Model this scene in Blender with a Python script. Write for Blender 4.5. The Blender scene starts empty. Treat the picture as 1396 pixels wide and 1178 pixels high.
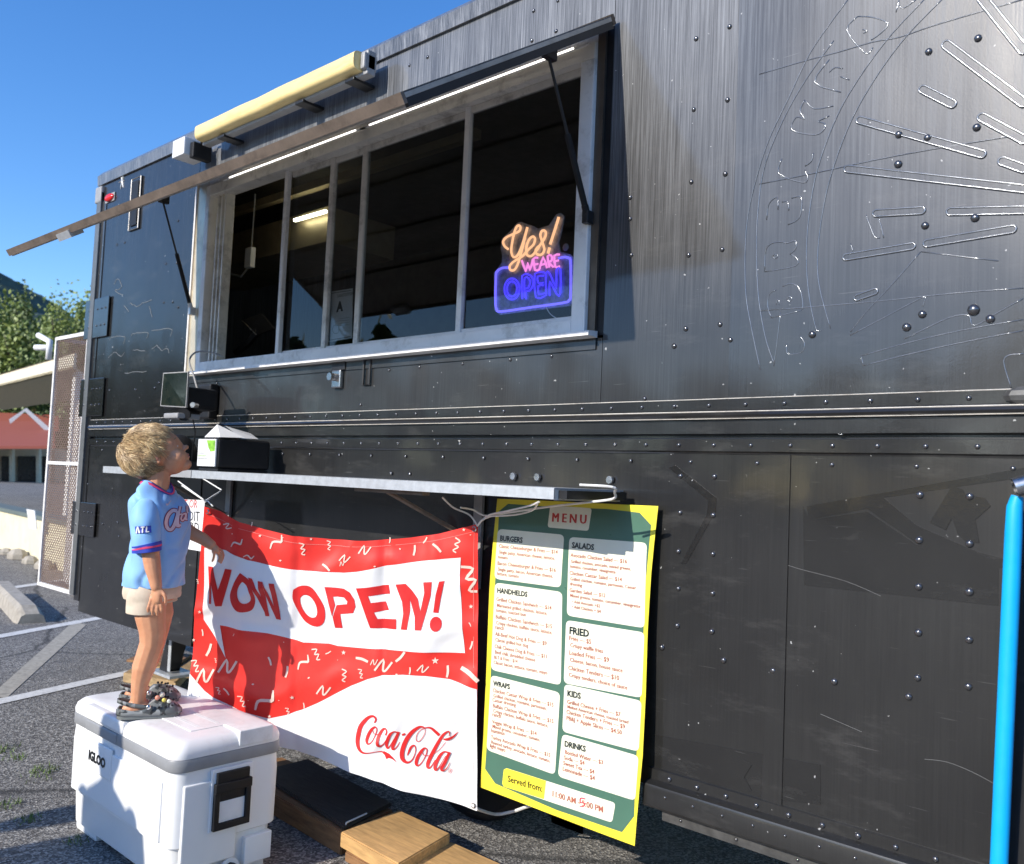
import bpy, bmesh, math, random
import numpy as np
from mathutils import Vector, Matrix, noise
from mathutils.bvhtree import BVHTree
random.seed(7); rnd = random.Random(11)
S = bpy.context.scene
# ------------------------------------------------------------------ camera
FPX, CX, CY = 1200.0, 698.0, 589.0            # focal length and centre in pixels of the 1396 x 1178 photograph
roll, pitch, th = math.atan(.0435), math.atan(67/1200), math.radians(47.9)
fw0 = Vector((-math.cos(th), math.sin(th), 0)); rt0 = Vector((math.sin(th), math.cos(th), 0)); up0 = Vector((0, 0, 1))
F = fw0*math.cos(pitch)+up0*math.sin(pitch); U0 = up0*math.cos(pitch)-fw0*math.sin(pitch)
R = rt0*math.cos(roll)+U0*math.sin(roll); U = U0*math.cos(roll)-rt0*math.sin(roll)
CAM = Vector((0, -2.21, 1.275))
cd = bpy.data.cameras.new('camera'); cam = bpy.data.objects.new('camera', cd); S.collection.objects.link(cam)
M3 = Matrix((R, U, -F)).transposed()
cam.matrix_world = Matrix.Translation(CAM) @ M3.to_4x4()
cd.sensor_width = 36; cd.lens = FPX/1396*36; cd.clip_start = .02; cd.clip_end = 6000
cd.dof.use_dof = True; cd.dof.focus_distance = 2.75; cd.dof.aperture_fstop = 5
S.camera = cam
# ------------------------------------------------------------------ sun and sky
SD = Vector((.12, 1, -.53)).normalized()      # direction the sunlight travels
sun_el = math.asin(-SD.z)
W_ = bpy.data.worlds.new('World'); S.world = W_; W_.use_nodes = True
nt = W_.node_tree; nt.nodes.clear()
sky = nt.nodes.new('ShaderNodeTexSky'); sky.sky_type = 'NISHITA'; sky.sun_disc = False
sky.sun_elevation = sun_el; sky.sun_rotation = math.atan2(-SD.x, -SD.y)
sky.altitude = 300; sky.air_density = 1.0; sky.dust_density = .35; sky.ozone_density = 3.0
hsv = nt.nodes.new('ShaderNodeHueSaturation'); hsv.inputs['Hue'].default_value = .508; hsv.inputs['Saturation'].default_value = 1.27; hsv.inputs['Value'].default_value = 1.2
bg = nt.nodes.new('ShaderNodeBackground'); bg.inputs[1].default_value = .15
wo = nt.nodes.new('ShaderNodeOutputWorld')
nt.links.new(sky.outputs[0], hsv.inputs['Color']); nt.links.new(hsv.outputs[0], bg.inputs[0]); nt.links.new(bg.outputs[0], wo.inputs[0])
ld = bpy.data.lights.new('sun', 'SUN'); ld.energy = 4.3; ld.angle = math.radians(.53); ld.color = (1, .93, .83)
lo = bpy.data.objects.new('sun', ld); S.collection.objects.link(lo); lo.rotation_euler = SD.to_track_quat('-Z', 'Y').to_euler()
lo.location = (-3, -20, 14)
S.view_settings.view_transform = 'Standard'; S.view_settings.look = 'None'; S.view_settings.gamma = 1
S.view_settings.use_curve_mapping = False; S.view_settings.exposure = .46
S.render.engine = 'CYCLES'

# ------------------------------------------------------------------ geometry of the picture: a pixel and a known plane give a point of the place
def ray(px, py): return (F*FPX+R*(px-CX)-U*(py-CY)).normalized()
def onY(px, py, y=0.): d = ray(px, py); return CAM+d*((y-CAM.y)/d.y)
def onZ(px, py, z=0.): d = ray(px, py); return CAM+d*((z-CAM.z)/d.z)
def onD(px, py, dep): d = ray(px, py); return CAM+d*(dep/d.dot(F))
def onH(px, py, dist): d = ray(px, py); return CAM+d*(dist/math.hypot(d.x, d.y))
def proj(p): v = p-CAM; z = v.dot(F); return CX+FPX*v.dot(R)/z, CY-FPX*v.dot(U)/z

# ------------------------------------------------------------------ object helpers
ORG = {}
def link(o): S.collection.objects.link(o); return o
def tag(o, label, cat, group=None):
    o['label'] = label; o['category'] = cat
    if group: o['group'] = group
    return o
def kind(o, k): o['kind'] = k; return o
def thing(name, label, cat, loc, group=None):
    o = link(bpy.data.objects.new(name, None)); o.location = loc; o.empty_display_size = .1
    ORG[o.name] = Vector(loc); return tag(o, label, cat, group)
def raw(name, verts, faces, mat, parent=None, smooth=False, origin=None, mats=None, midx=None):
    if parent is not None: org = ORG[parent.name]
    else: org = Vector(origin) if origin is not None else Vector((0, 0, 0))
    me = bpy.data.meshes.new(name)
    me.from_pydata([tuple(Vector(v)-org) for v in verts], [], faces)
    for m in (mats or [mat]): me.materials.append(m)
    if midx is not None: me.polygons.foreach_set('material_index', midx)
    if smooth: me.polygons.foreach_set('use_smooth', [True]*len(me.polygons))
    me.update()
    o = link(bpy.data.objects.new(name, me))
    if parent is not None: o.parent = parent; ORG[o.name] = org
    else: o.location = org; ORG[o.name] = org
    return o
class MB:
    def __init__(s): s.v = []; s.f = []
    def add(s, vs, fs):
        n = len(s.v); s.v += [Vector(v) for v in vs]; s.f += [tuple(i+n for i in f) for f in fs]; return s
    def box(s, a, b, M=None):
        a = Vector(a); b = Vector(b)
        vs = [Vector((x, y, z)) for x in (a.x, b.x) for y in (a.y, b.y) for z in (a.z, b.z)]
        if M: vs = [M @ v for v in vs]
        return s.add(vs, [(0, 1, 3, 2), (4, 6, 7, 5), (0, 4, 5, 1), (2, 3, 7, 6), (0, 2, 6, 4), (1, 5, 7, 3)])
    def bbox(s, a, b, r, M=None, n=2):
        # bevelled box through bmesh
        bm = bmesh.new(); bmesh.ops.create_cube(bm, size=1)
        a = Vector(a); b = Vector(b); c = (a+b)/2; d = b-a
        for v in bm.verts: v.co = Vector((c.x+v.co.x*d.x, c.y+v.co.y*d.y, c.z+v.co.z*d.z))
        bmesh.ops.bevel(bm, geom=bm.edges[:], offset=r, segments=n, profile=.6, affect='EDGES')
        vs = [(M @ v.co if M else v.co.copy()) for v in bm.verts]; bm.verts.index_update()
        fs = [tuple(v.index for v in f.verts) for f in bm.faces]; bm.free(); return s.add(vs, fs)
    def tube(s, pts, r, n=6, cap=True, closed=False):
        pts = [Vector(p) for p in pts]; N = len(pts); rs = r if isinstance(r, (list, tuple)) else [r]*N
        vs = []; pr = None
        for i, p in enumerate(pts):
            if closed: t = pts[(i+1) % N]-pts[i-1]
            else: t = pts[min(i+1, N-1)]-pts[max(i-1, 0)]
            t = t.normalized() if t.length > 1e-9 else Vector((0, 0, 1))
            if pr is None:
                a = Vector((0, 0, 1)) if abs(t.z) < .9 else Vector((1, 0, 0)); u = t.cross(a).normalized()
            else:
                u = pr-t*pr.dot(t); u = u.normalized() if u.length > 1e-6 else t.orthogonal().normalized()
            pr = u; w = t.cross(u)
            for k in range(n):
                an = 2*math.pi*k/n; vs.append(p+(u*math.cos(an)+w*math.sin(an))*rs[i])
        fs = []
        for i in range(N if closed else N-1):
            j = (i+1) % N
            for k in range(n): fs.append((i*n+k, i*n+(k+1) % n, j*n+(k+1) % n, j*n+k))
        if cap and not closed: fs += [tuple(range(n))[::-1], tuple(range((N-1)*n, N*n))]
        return s.add(vs, fs)
    def cyl(s, a, b, r, n=16): return s.tube([a, b], r, n)
    def prism(s, poly, d):
        # poly: list of 3D points, d: extrusion vector
        d = Vector(d); n = len(poly); vs = [Vector(p) for p in poly]+[Vector(p)+d for p in poly]
        return s.add(vs, [tuple(range(n)), tuple(range(n, 2*n))[::-1]]+[(i, i+n, (i+1) % n+n, (i+1) % n) for i in range(n)])
    def loft(s, rings, cap=True):
        n = len(rings[0]); vs = [v for r in rings for v in r]; fs = []
        for i in range(len(rings)-1):
            for k in range(n): fs.append((i*n+k, i*n+(k+1) % n, (i+1)*n+(k+1) % n, (i+1)*n+k))
        if cap: fs += [tuple(range(n))[::-1], tuple(range((len(rings)-1)*n, len(rings)*n))]
        return s.add(vs, fs)
    def ell(s, c, ax, ay, az, nu=16, nv=10):
        c = Vector(c); rings = []
        for j in range(1, nv):
            p = math.pi*j/nv
            rings.append([c+az*math.cos(p)+(ax*math.cos(2*math.pi*k/nu)+ay*math.sin(2*math.pi*k/nu))*math.sin(p) for k in range(nu)])
        vs = [c+az]+[v for r in rings for v in r]+[c-az]; fs = []
        for k in range(nu): fs.append((0, 1+k, 1+(k+1) % nu))
        for j in range(nv-2):
            for k in range(nu): fs.append((1+j*nu+k, 1+(j+1)*nu+k, 1+(j+1)*nu+(k+1) % nu, 1+j*nu+(k+1) % nu))
        L = len(vs)-1; b = 1+(nv-2)*nu
        for k in range(nu): fs.append((b+k, L, b+(k+1) % nu))
        return s.add(vs, fs)
    def build(s, name, mat, parent=None, smooth=False, origin=None): return raw(name, s.v, s.f, mat, parent, smooth, origin)
def shade_auto(o, ang=35):
    me = o.data; me.polygons.foreach_set('use_smooth', [True]*len(me.polygons))
    try: me.set_sharp_from_angle(angle=math.radians(ang))
    except Exception: pass
    return o
def remesh(o, vox, smooth=3, sub=0):
    m = o.modifiers.new('r', 'REMESH'); m.mode = 'VOXEL'; m.voxel_size = vox; m.use_smooth_shade = True
    if smooth: q = o.modifiers.new('s', 'SMOOTH'); q.iterations = smooth; q.factor = .5
    dg = bpy.context.evaluated_depsgraph_get(); me = bpy.data.meshes.new_from_object(o.evaluated_get(dg)); me.name = o.name
    mt = list(o.data.materials); o.modifiers.clear(); old = o.data; o.data = me
    me.materials.clear()
    for x in mt: me.materials.append(x)
    me.polygons.foreach_set('use_smooth', [True]*len(me.polygons)); return o

# ------------------------------------------------------------------ materials
def nodes(name):
    m = bpy.data.materials.new(name); m.use_nodes = True; t = m.node_tree; t.nodes.clear()
    o = t.nodes.new('ShaderNodeOutputMaterial'); b = t.nodes.new('ShaderNodeBsdfPrincipled'); t.links.new(b.outputs[0], o.inputs[0])
    return m, t, b
def N(t, typ, **k):
    n = t.nodes.new(typ)
    for a, v in k.items():
        if a in n.inputs: n.inputs[a].default_value = v
        else: setattr(n, a, v)
    return n
def col(c): return (c[0], c[1], c[2], 1)
def coordmap(t, scale=(1, 1, 1)):
    tc = N(t, 'ShaderNodeTexCoord'); mp = N(t, 'ShaderNodeMapping'); mp.inputs['Scale'].default_value = scale
    t.links.new(tc.outputs['Object'], mp.inputs[0]); return mp.outputs[0]
def noisen(t, vec, scale, detail=4, rough=.6):
    n = N(t, 'ShaderNodeTexNoise'); n.inputs['Scale'].default_value = scale; n.inputs['Detail'].default_value = detail; n.inputs['Roughness'].default_value = rough
    t.links.new(vec, n.inputs['Vector']); return n.outputs['Fac']
def ramp(t, fac, stops):
    r = N(t, 'ShaderNodeValToRGB'); e = r.color_ramp.elements
    while len(e) < len(stops): e.new(.5)
    for i, (p, c) in enumerate(stops): e[i].position = p; e[i].color = col(c) if not isinstance(c, (int, float)) else (c, c, c, 1)
    t.links.new(fac, r.inputs[0]); return r.outputs[0]
def mixc(t, fac, a, b):
    m = N(t, 'ShaderNodeMix', data_type='RGBA')
    for i, x in ((6, a), (7, b)):
        if isinstance(x, tuple): m.inputs[i].default_value = col(x)
        else: t.links.new(x, m.inputs[i])
    if isinstance(fac, (int, float)): m.inputs[0].default_value = fac
    else: t.links.new(fac, m.inputs[0])
    return m.outputs[2]
def bump(t, b, h, strength, dist=.002, chain=None):
    n = N(t, 'ShaderNodeBump'); n.inputs['Strength'].default_value = strength; n.inputs['Distance'].default_value = dist
    t.links.new(h, n.inputs['Height'])
    if chain: t.links.new(chain, n.inputs['Normal'])
    t.links.new(n.outputs[0], b.inputs['Normal']); return n.outputs[0]
def pm(name, c, rough=.5, metal=0, var=.15, scale=12, bstr=0, bscale=80, bdist=.001, dirt=None, spec=.5, stretch=(1, 1, 1), coat=0, dthr=(.52, .72)):
    m, t, b = nodes(name); v = coordmap(t, stretch)
    n = noisen(t, v, scale, 5, .65)
    lo = tuple(x*(1-var) for x in c); hi = tuple(min(1, x*(1+var)) for x in c)
    cc = ramp(t, n, [(.3, lo), (.7, hi)])
    if dirt:
        n2 = noisen(t, v, scale*.6+3, 8, .75); cc = mixc(t, ramp(t, n2, [(dthr[0], 0.), (dthr[1], .75)]), cc, dirt)
    t.links.new(cc, b.inputs['Base Color']); b.inputs['Metallic'].default_value = metal
    rr = ramp(t, noisen(t, v, scale*2.3, 4), [(.3, max(.02, rough-.07)), (.7, min(1, rough+.07))]); t.links.new(rr, b.inputs['Roughness'])
    b.inputs['Specular IOR Level'].default_value = spec; b.inputs['Coat Weight'].default_value = coat
    if bstr: bump(t, b, noisen(t, v, bscale, 3), bstr, bdist)
    return m
def emis(name, c, s, base=None):
    m, t, b = nodes(name); b.inputs['Base Color'].default_value = col(base or c); b.inputs['Emission Color'].default_value = col(c); b.inputs['Emission Strength'].default_value = s
    b.inputs['Roughness'].default_value = .4; return m
def glassm(name, tint, refl=1.0, rough=0.0):
    m = bpy.data.materials.new(name); m.use_nodes = True; t = m.node_tree; t.nodes.clear()
    o = N(t, 'ShaderNodeOutputMaterial'); tr = N(t, 'ShaderNodeBsdfTransparent'); tr.inputs[0].default_value = col(tint)
    gl = N(t, 'ShaderNodeBsdfGlossy'); gl.inputs['Roughness'].default_value = rough
    fr = N(t, 'ShaderNodeFresnel'); fr.inputs[0].default_value = 1.5; mx = N(t, 'ShaderNodeMixShader')
    ge = N(t, 'ShaderNodeNewGeometry'); iv = N(t, 'ShaderNodeMath', operation='SUBTRACT'); iv.inputs[0].default_value = 1; t.links.new(ge.outputs['Backfacing'], iv.inputs[1])
    mu = N(t, 'ShaderNodeMath', operation='MULTIPLY'); t.links.new(fr.outputs[0], mu.inputs[0]); t.links.new(iv.outputs[0], mu.inputs[1])
    t.links.new(mu.outputs[0], mx.inputs[0]); t.links.new(tr.outputs[0], mx.inputs[1]); t.links.new(gl.outputs[0], mx.inputs[2]); t.links.new(mx.outputs[0], o.inputs[0])
    return m
def wallpaint(name, dark=.012, chalk_sheen=(.13, .135, .14), amount=.55, rough=.24, base_=.05, spec=.3, coat=.7, smear=.20):
    m, t, b = nodes(name); tc = N(t, 'ShaderNodeTexCoord'); ob = tc.outputs['Object']
    def mp(sc):
        q = N(t, 'ShaderNodeMapping'); q.inputs['Scale'].default_value = sc; t.links.new(ob, q.inputs[0]); return q.outputs[0]
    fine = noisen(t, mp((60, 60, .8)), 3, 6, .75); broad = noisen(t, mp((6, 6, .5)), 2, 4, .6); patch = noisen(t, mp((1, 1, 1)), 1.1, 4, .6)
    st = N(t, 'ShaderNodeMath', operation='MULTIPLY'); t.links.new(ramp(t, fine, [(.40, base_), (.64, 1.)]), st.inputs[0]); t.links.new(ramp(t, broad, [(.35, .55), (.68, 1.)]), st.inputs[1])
    # weathered streaks, graded by height to paint in the sky sheen high up
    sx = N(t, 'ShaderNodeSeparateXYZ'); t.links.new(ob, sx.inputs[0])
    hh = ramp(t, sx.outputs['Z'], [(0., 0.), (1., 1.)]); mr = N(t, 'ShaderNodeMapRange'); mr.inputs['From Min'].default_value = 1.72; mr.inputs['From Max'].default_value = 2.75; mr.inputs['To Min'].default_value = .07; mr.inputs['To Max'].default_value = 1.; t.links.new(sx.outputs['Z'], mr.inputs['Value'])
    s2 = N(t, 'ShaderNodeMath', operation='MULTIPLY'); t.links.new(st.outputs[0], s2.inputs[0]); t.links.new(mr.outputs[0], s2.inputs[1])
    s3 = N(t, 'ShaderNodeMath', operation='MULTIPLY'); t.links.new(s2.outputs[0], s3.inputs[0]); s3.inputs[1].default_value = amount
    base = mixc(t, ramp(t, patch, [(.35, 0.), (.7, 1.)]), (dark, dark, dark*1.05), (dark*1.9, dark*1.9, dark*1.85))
    c1 = mixc(t, s3.outputs[0], base, chalk_sheen)
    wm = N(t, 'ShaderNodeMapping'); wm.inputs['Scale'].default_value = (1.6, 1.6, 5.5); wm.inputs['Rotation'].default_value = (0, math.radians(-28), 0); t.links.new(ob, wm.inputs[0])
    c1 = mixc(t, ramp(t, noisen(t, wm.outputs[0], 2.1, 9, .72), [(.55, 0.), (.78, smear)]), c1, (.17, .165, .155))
    # scratches and chips
    vo = N(t, 'ShaderNodeTexNoise'); vo.inputs['Scale'].default_value = 55; vo.inputs['Detail'].default_value = 2; t.links.new(ob, vo.inputs['Vector'])
    chips = ramp(t, vo.outputs['Fac'], [(.76, 0.), (.77, .8)])
    wv = N(t, 'ShaderNodeMapping'); wv.inputs['Scale'].default_value = (3, 3, 90); wv.inputs['Rotation'].default_value = (0, math.radians(33), 0); t.links.new(ob, wv.inputs[0])
    sn = noisen(t, wv.outputs[0], 2.2, 2, .5); scr = ramp(t, sn, [(.74, 0.), (.77, .09)])
    ad = N(t, 'ShaderNodeMath', operation='MAXIMUM'); t.links.new(chips, ad.inputs[0]); t.links.new(scr, ad.inputs[1])
    c2 = mixc(t, ad.outputs[0], c1, (.42, .42, .41)); t.links.new(c2, b.inputs['Base Color'])
    rr = N(t, 'ShaderNodeMath', operation='ADD'); t.links.new(ramp(t, patch, [(.3, rough-.05), (.7, rough+.08)]), rr.inputs[0]); m2 = N(t, 'ShaderNodeMath', operation='MULTIPLY'); t.links.new(s3.outputs[0], m2.inputs[0]); m2.inputs[1].default_value = .3; t.links.new(m2.outputs[0], rr.inputs[1])
    t.links.new(rr.outputs[0], b.inputs['Roughness'])
    b.inputs['Specular IOR Level'].default_value = spec; b.inputs['Coat Weight'].default_value = coat; b.inputs['Coat Roughness'].default_value = .06
    ch = bump(t, b, noisen(t, mp((1, 1, .7)), 2.2, 2, .5), .35, .02)
    ch = bump(t, b, noisen(t, mp((1, 1, 1)), 240, 2, .5), .12, .0006, ch)
    bump(t, b, vo.outputs['Fac'], .05, .001, ch)
    for l in list(t.links):
        if l.to_socket.name == 'Normal' and l.to_node == b: t.links.new(l.from_socket, b.inputs['Coat Normal']); break
    return m
def asphalt():
    m, t, b = nodes('asphalt'); v = coordmap(t)
    vo = N(t, 'ShaderNodeTexVoronoi'); vo.inputs['Scale'].default_value = 130; t.links.new(v, vo.inputs['Vector'])
    vc = N(t, 'ShaderNodeRGBToBW'); t.links.new(vo.outputs['Color'], vc.inputs[0])
    agg = ramp(t, vc.outputs[0], [(.25, (.065, .06, .055)), (.55, (.19, .18, .165)), (.8, (.45, .43, .39))])
    big = noisen(t, v, 1.3, 6, .65); c = mixc(t, ramp(t, big, [(.35, 0.), (.7, .6)]), agg, (.12, .112, .104))
    cr = N(t, 'ShaderNodeTexVoronoi'); cr.feature = 'DISTANCE_TO_EDGE'; cr.inputs['Scale'].default_value = .38
    ns = N(t, 'ShaderNodeTexNoise'); ns.inputs['Scale'].default_value = 2.5; t.links.new(v, ns.inputs['Vector'])
    mxv = N(t, 'ShaderNodeVectorMath', operation='MULTIPLY_ADD'); t.links.new(ns.outputs['Color'], mxv.inputs[0]); mxv.inputs[1].default_value = (.22, .22, 0); t.links.new(v, mxv.inputs[2]); t.links.new(mxv.outputs[0], cr.inputs['Vector'])
    ck = ramp(t, cr.outputs['Distance'], [(.002, .7), (.007, 0.)]); c = mixc(t, ck, c, (.022, .021, .02))
    t.links.new(c, b.inputs['Base Color']); b.inputs['Roughness'].default_value = .85; b.inputs['Specular IOR Level'].default_value = .35
    ch = bump(t, b, vo.outputs['Distance'], .9, .004); bump(t, b, big, .4, .02, ch)
    return m
MT = dict(
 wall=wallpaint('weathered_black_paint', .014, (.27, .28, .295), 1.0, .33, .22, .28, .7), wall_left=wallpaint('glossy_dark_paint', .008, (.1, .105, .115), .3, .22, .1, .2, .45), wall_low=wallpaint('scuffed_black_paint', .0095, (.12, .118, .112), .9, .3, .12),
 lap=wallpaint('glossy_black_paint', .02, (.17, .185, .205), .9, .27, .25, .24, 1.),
 ghost=wallpaint('clean_black_paint', .010, (.05, .05, .05), .2, .2),
 black=pm('black_plastic', (.012, .012, .013), .5, var=.3, spec=.3), blackm=pm('black_metal', (.015, .015, .016), .38, var=.3, bstr=.15),
 rivet=pm('painted_rivet', (.10, .10, .105), .2, .75, var=.3, scale=60, coat=1), ridge=pm('raised_glossy_paint', (.20, .21, .225), .2, .65, var=.2, spec=.8, coat=1), bolt=pm('bright_bolt', (.6, .6, .6), .25, 1),
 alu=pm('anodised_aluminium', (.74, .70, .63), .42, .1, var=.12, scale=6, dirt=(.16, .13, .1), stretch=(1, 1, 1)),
 aluw=pm('white_aluminium', (.82, .80, .77), .4, .05, var=.08, scale=5, dirt=(.3, .27, .22)),
 cream=pm('bare_aluminium_trim', (.62, .55, .42), .38, .45, var=.2, scale=4, dirt=(.25, .2, .13)),
 tan=pm('oxidised_tan_metal', (.2, .155, .12), .5, .3, var=.3, scale=9, dirt=(.06, .045, .035), bstr=.2),
 under=pm('flap_underside_metal', (.5, .46, .4), .35, .4, var=.25, scale=3, stretch=(.3, 4, 4)),
 bronze=pm('bronze_trim', (.13, .1, .075), .4, .5, var=.2),
 galv=pm('galvanised_sheet', (.62, .64, .65), .38, .55, var=.13, scale=35), lightcap=pm('faded_yellow_lens', (.80, .62, .28), .42, var=.14, scale=8, dirt=(.55, .38, .1), stretch=(.4, 3, 3)),
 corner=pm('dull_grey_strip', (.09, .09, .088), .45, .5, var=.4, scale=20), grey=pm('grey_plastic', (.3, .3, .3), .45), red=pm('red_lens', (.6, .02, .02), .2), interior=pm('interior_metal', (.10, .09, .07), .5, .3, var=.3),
 hood=pm('beige_hood', (.42, .34, .2), .4, .5), white=pm('white_plastic', (.75, .75, .74), .4, var=.05, bstr=.1, bscale=300),
 cooler=pm('white_cooler_plastic', (.8, .8, .78), .42, var=.03, scale=4, dirt=(.60, .57, .52), dthr=(.66, .9), bstr=.12, bscale=500, bdist=.0004), lid=pm('scuffed_lid_plastic', (.8, .79, .77), .45, var=.04, scale=4, dirt=(.62, .58, .55), bstr=.12, bscale=500, bdist=.0004),
 band=pm('grey_band_plastic', (.26, .265, .27), .45, var=.1), logo=pm('black_print', (.01, .01, .01), .4),
 red_v=pm('red_vinyl', (.78, .035, .025), .42, var=.05, scale=3), white_v=pm('white_vinyl', (.8, .8, .79), .42, var=.03, scale=3), conf=pm('pale_pink_print', (.82, .6, .5), .42, var=.03),
 logo_red=pm('logo_red_print', (.62, .02, .02), .42, var=.04),
 yel=pm('yellow_print', (.80, .68, .05), .35, var=.04), grn=pm('green_print', (.065, .15, .105), .33, var=.07, scale=5), crm=pm('cream_print', (.76, .75, .60), .35, var=.03),
 txt=pm('brown_red_print', (.40, .12, .08), .4, var=.05), hdr=pm('black_green_print', (.01, .02, .02), .35), mred=pm('menu_red_print', (.5, .04, .03), .4), pinkr=pm('marker_red', (.85, .05, .1), .4),
 blue=pm('blue_foam_hose', (.0, .37, .80), .5, var=.05, bstr=.1), chrome=pm('chrome', (.5, .5, .5), .25, 1),
 wood=pm('pale_timber', (.5, .3, .12), .6, var=.3, scale=5, stretch=(2, 14, 14), bstr=.3, bscale=30), wood2=pm('brown_timber', (.25, .13, .055), .65, var=.35, scale=5, stretch=(2, 14, 14), bstr=.3, bscale=30), woodd=pm('stained_dark_timber', (.05, .04, .032), .6, var=.3, scale=5, stretch=(2, 16, 16), bstr=.6, bscale=30),
 wfar=pm('weathered_timber', (.35, .24, .12), .7, var=.35, scale=5, stretch=(2, 14, 14)),
 asphalt=asphalt(), paint=pm('worn_white_road_paint', (.62, .61, .58), .8, var=.15, scale=30, dirt=(.13, .125, .12)), paint2=pm('faded_road_paint', (.36, .33, .27), .8, var=.2, scale=30, dirt=(.1, .1, .09)),
 conc=pm('concrete', (.34, .31, .26), .85, var=.25, scale=14, bstr=.5, bscale=60, bdist=.004), rope=pm('white_cord', (.75, .74, .7), .7), cable=pm('grey_cable', (.3, .3, .3), .5),
 glass=glassm('window_glass', (.70, .72, .73)), acryl=pm('frosted_acrylic', (.42, .48, .55), .25, var=.5, scale=40),
 skin=None)
def skinm():
    m, t, b = nodes('skin'); v = coordmap(t); n = noisen(t, v, 25, 4)
    t.links.new(ramp(t, n, [(.3, (.60, .27, .14)), (.7, (.68, .34, .19))]), b.inputs['Base Color']); b.inputs['Roughness'].default_value = .48
    b.inputs['Subsurface Weight'].default_value = .12; b.inputs['Subsurface Radius'].default_value = (.012, .005, .003); b.inputs['Subsurface Scale'].default_value = 1
    bump(t, b, noisen(t, v, 300, 2), .08, .001); return m
MT['skin'] = skinm()

# ================================================================== GROUND AND FAR SETTING
o = raw('ground', [(-400, -300, 0), (400, -300, 0), (400, 500, 0), (-400, 500, 0)], [(0, 1, 2, 3)], MT['asphalt']); kind(o, 'structure')
def stripe(name, pts, m, z=.004):
    o = raw(name, [Vector((p.x, p.y, z)) for p in pts], [tuple(range(len(pts)))], m); return o
def seg(a, b, w):
    a = Vector((a.x, a.y, 0)); b = Vector((b.x, b.y, 0)); d = (b-a).normalized(); n = Vector((-d.y, d.x, 0))*w/2; return [a-n, b-n, b+n, a+n]
def extend(a, b, k0, k1): d = b-a; return a-d*k0, b+d*k1
a, b = extend(onZ(0, 957), onZ(165, 920), 2.2, 2.0); tag(stripe('parking_line', seg(a, b, .1), MT['paint']), 'white painted parking line running past the cooler to the timber stack', 'parking line', 'white painted parking lines')
a, b = extend(onZ(0, 868), onZ(130, 844), 2, 1.5); tag(stripe('parking_line', seg(a, b, .11), MT['paint']), 'white painted parking line just in front of the concrete wheel stop', 'parking line', 'white painted parking lines')
a, b = extend(onZ(0, 804), onZ(55, 796), 3, 2.5); tag(stripe('parking_line', seg(a, b, .12), MT['paint']), 'farthest white parking line, behind the concrete wheel stop', 'parking line', 'white painted parking lines')
tag(stripe('parking_line', [onZ(-12, 948), onZ(8, 953), onZ(118, 852), onZ(100, 848)], MT['paint2'], .003), 'wide faded diagonal stripe between two parking lines', 'parking line', 'white painted parking lines')
# wheel stop
a, b = onZ(-40, 838, 0), onZ(12, 851, 0); d = Vector((.97, -.2, 0)).normalized(); nrm = Vector((.2, .97, 0))
q0 = onZ(20, 851, 0); prof = [(0, 0), (.02, .1), (.05, .13), (.15, .13), (.18, .1), (.2, 0)]
mb = MB(); L = 1.7
mb.loft([[q0-d*s+nrm*(x+k)+Vector((0, 0, z*h)) for x, z in prof] for s, k, h in ((0, .02, .55), (.1, 0, 1), (.5, 0, 1.), (1.1, 0, 1.), (L, 0, 1))])
tag(mb.build('wheel_stop', MT['conc'], origin=q0), 'low weathered concrete wheel stop on the asphalt at the left', 'wheel stop')
# weeds
gm = pm('weed_green', (.1, .16, .03), .6, var=.4)
mb = MB()
for wx, wy, n_, r_ in ((8, 1022, 60, .06), (62, 1050, 70, .06), (12, 1098, 50, .05), (38, 1118, 50, .05), (105, 1148, 40, .04), (50, 1060, 30, .08), (20, 1035, 30, .05)):
    c = onZ(wx, wy, 0)
    for i in range(n_):
        a = rnd.uniform(0, 6.28); r = r_*math.sqrt(rnd.random()); p = c+Vector((math.cos(a)*r, math.sin(a)*r, 0)); h = rnd.uniform(.008, .03); t_ = Vector((rnd.uniform(-1, 1), rnd.uniform(-1, 1), 0))*.014; s_ = Vector((rnd.uniform(-1, 1), rnd.uniform(-1, 1), 0)).normalized()*.0022
        mb.add([p-s_, p+s_, p+t_+Vector((0, 0, h))], [(0, 1, 2)])
kind(tag(mb.build('weeds', gm), 'small green weeds growing through cracks in the asphalt', 'weeds'), 'stuff')
# yellow retaining wall
yw = pm('pale_yellow_render', (.72, .65, .45), .8, var=.08, scale=3, dirt=(.42, .4, .3)); capm = pm('grey_green_cap', (.12, .15, .14), .7)
A, B = onZ(0, 748), onZ(55, 768); dd = (B-A).normalized(); A2 = A-dd*9; B2 = B+dd*3.5; nn = Vector((-dd.y, dd.x, 0))
hz = onH(30, 697, math.hypot((onZ(30, 758)-CAM).x, (onZ(30, 758)-CAM).y)).z
t = thing('retaining_wall', 'low pale yellow rendered wall with a grey cap behind the parking spaces', 'wall', (B.x, B.y, 0))
MB().prism([A2, B2, B2+nn*.25, A2+nn*.25], (0, 0, hz-.06)).build('wall_body', yw, t)
MB().prism([A2-nn*.03+Vector((0, 0, hz-.06)), B2-nn*.03+Vector((0, 0, hz-.06)), B2+nn*.28+Vector((0, 0, hz-.06)), A2+nn*.28+Vector((0, 0, hz-.06))], (0, 0, .05)).build('wall_cap', capm, t)
mb = MB()
for i in range(9):
    p = A+dd*(-2.2+i*.62)+nn*(-.12); s = rnd.uniform(.05, .17); mb.ell(p+Vector((0, 0, s*.3)), Vector((s*1.4, 0, 0)), Vector((0, s, 0)), Vector((0, 0, s*.8)), 7, 5)
kind(tag(mb.build('rubble', MT['conc']), 'broken concrete rubble along the foot of the yellow wall', 'rubble'), 'stuff')
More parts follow.
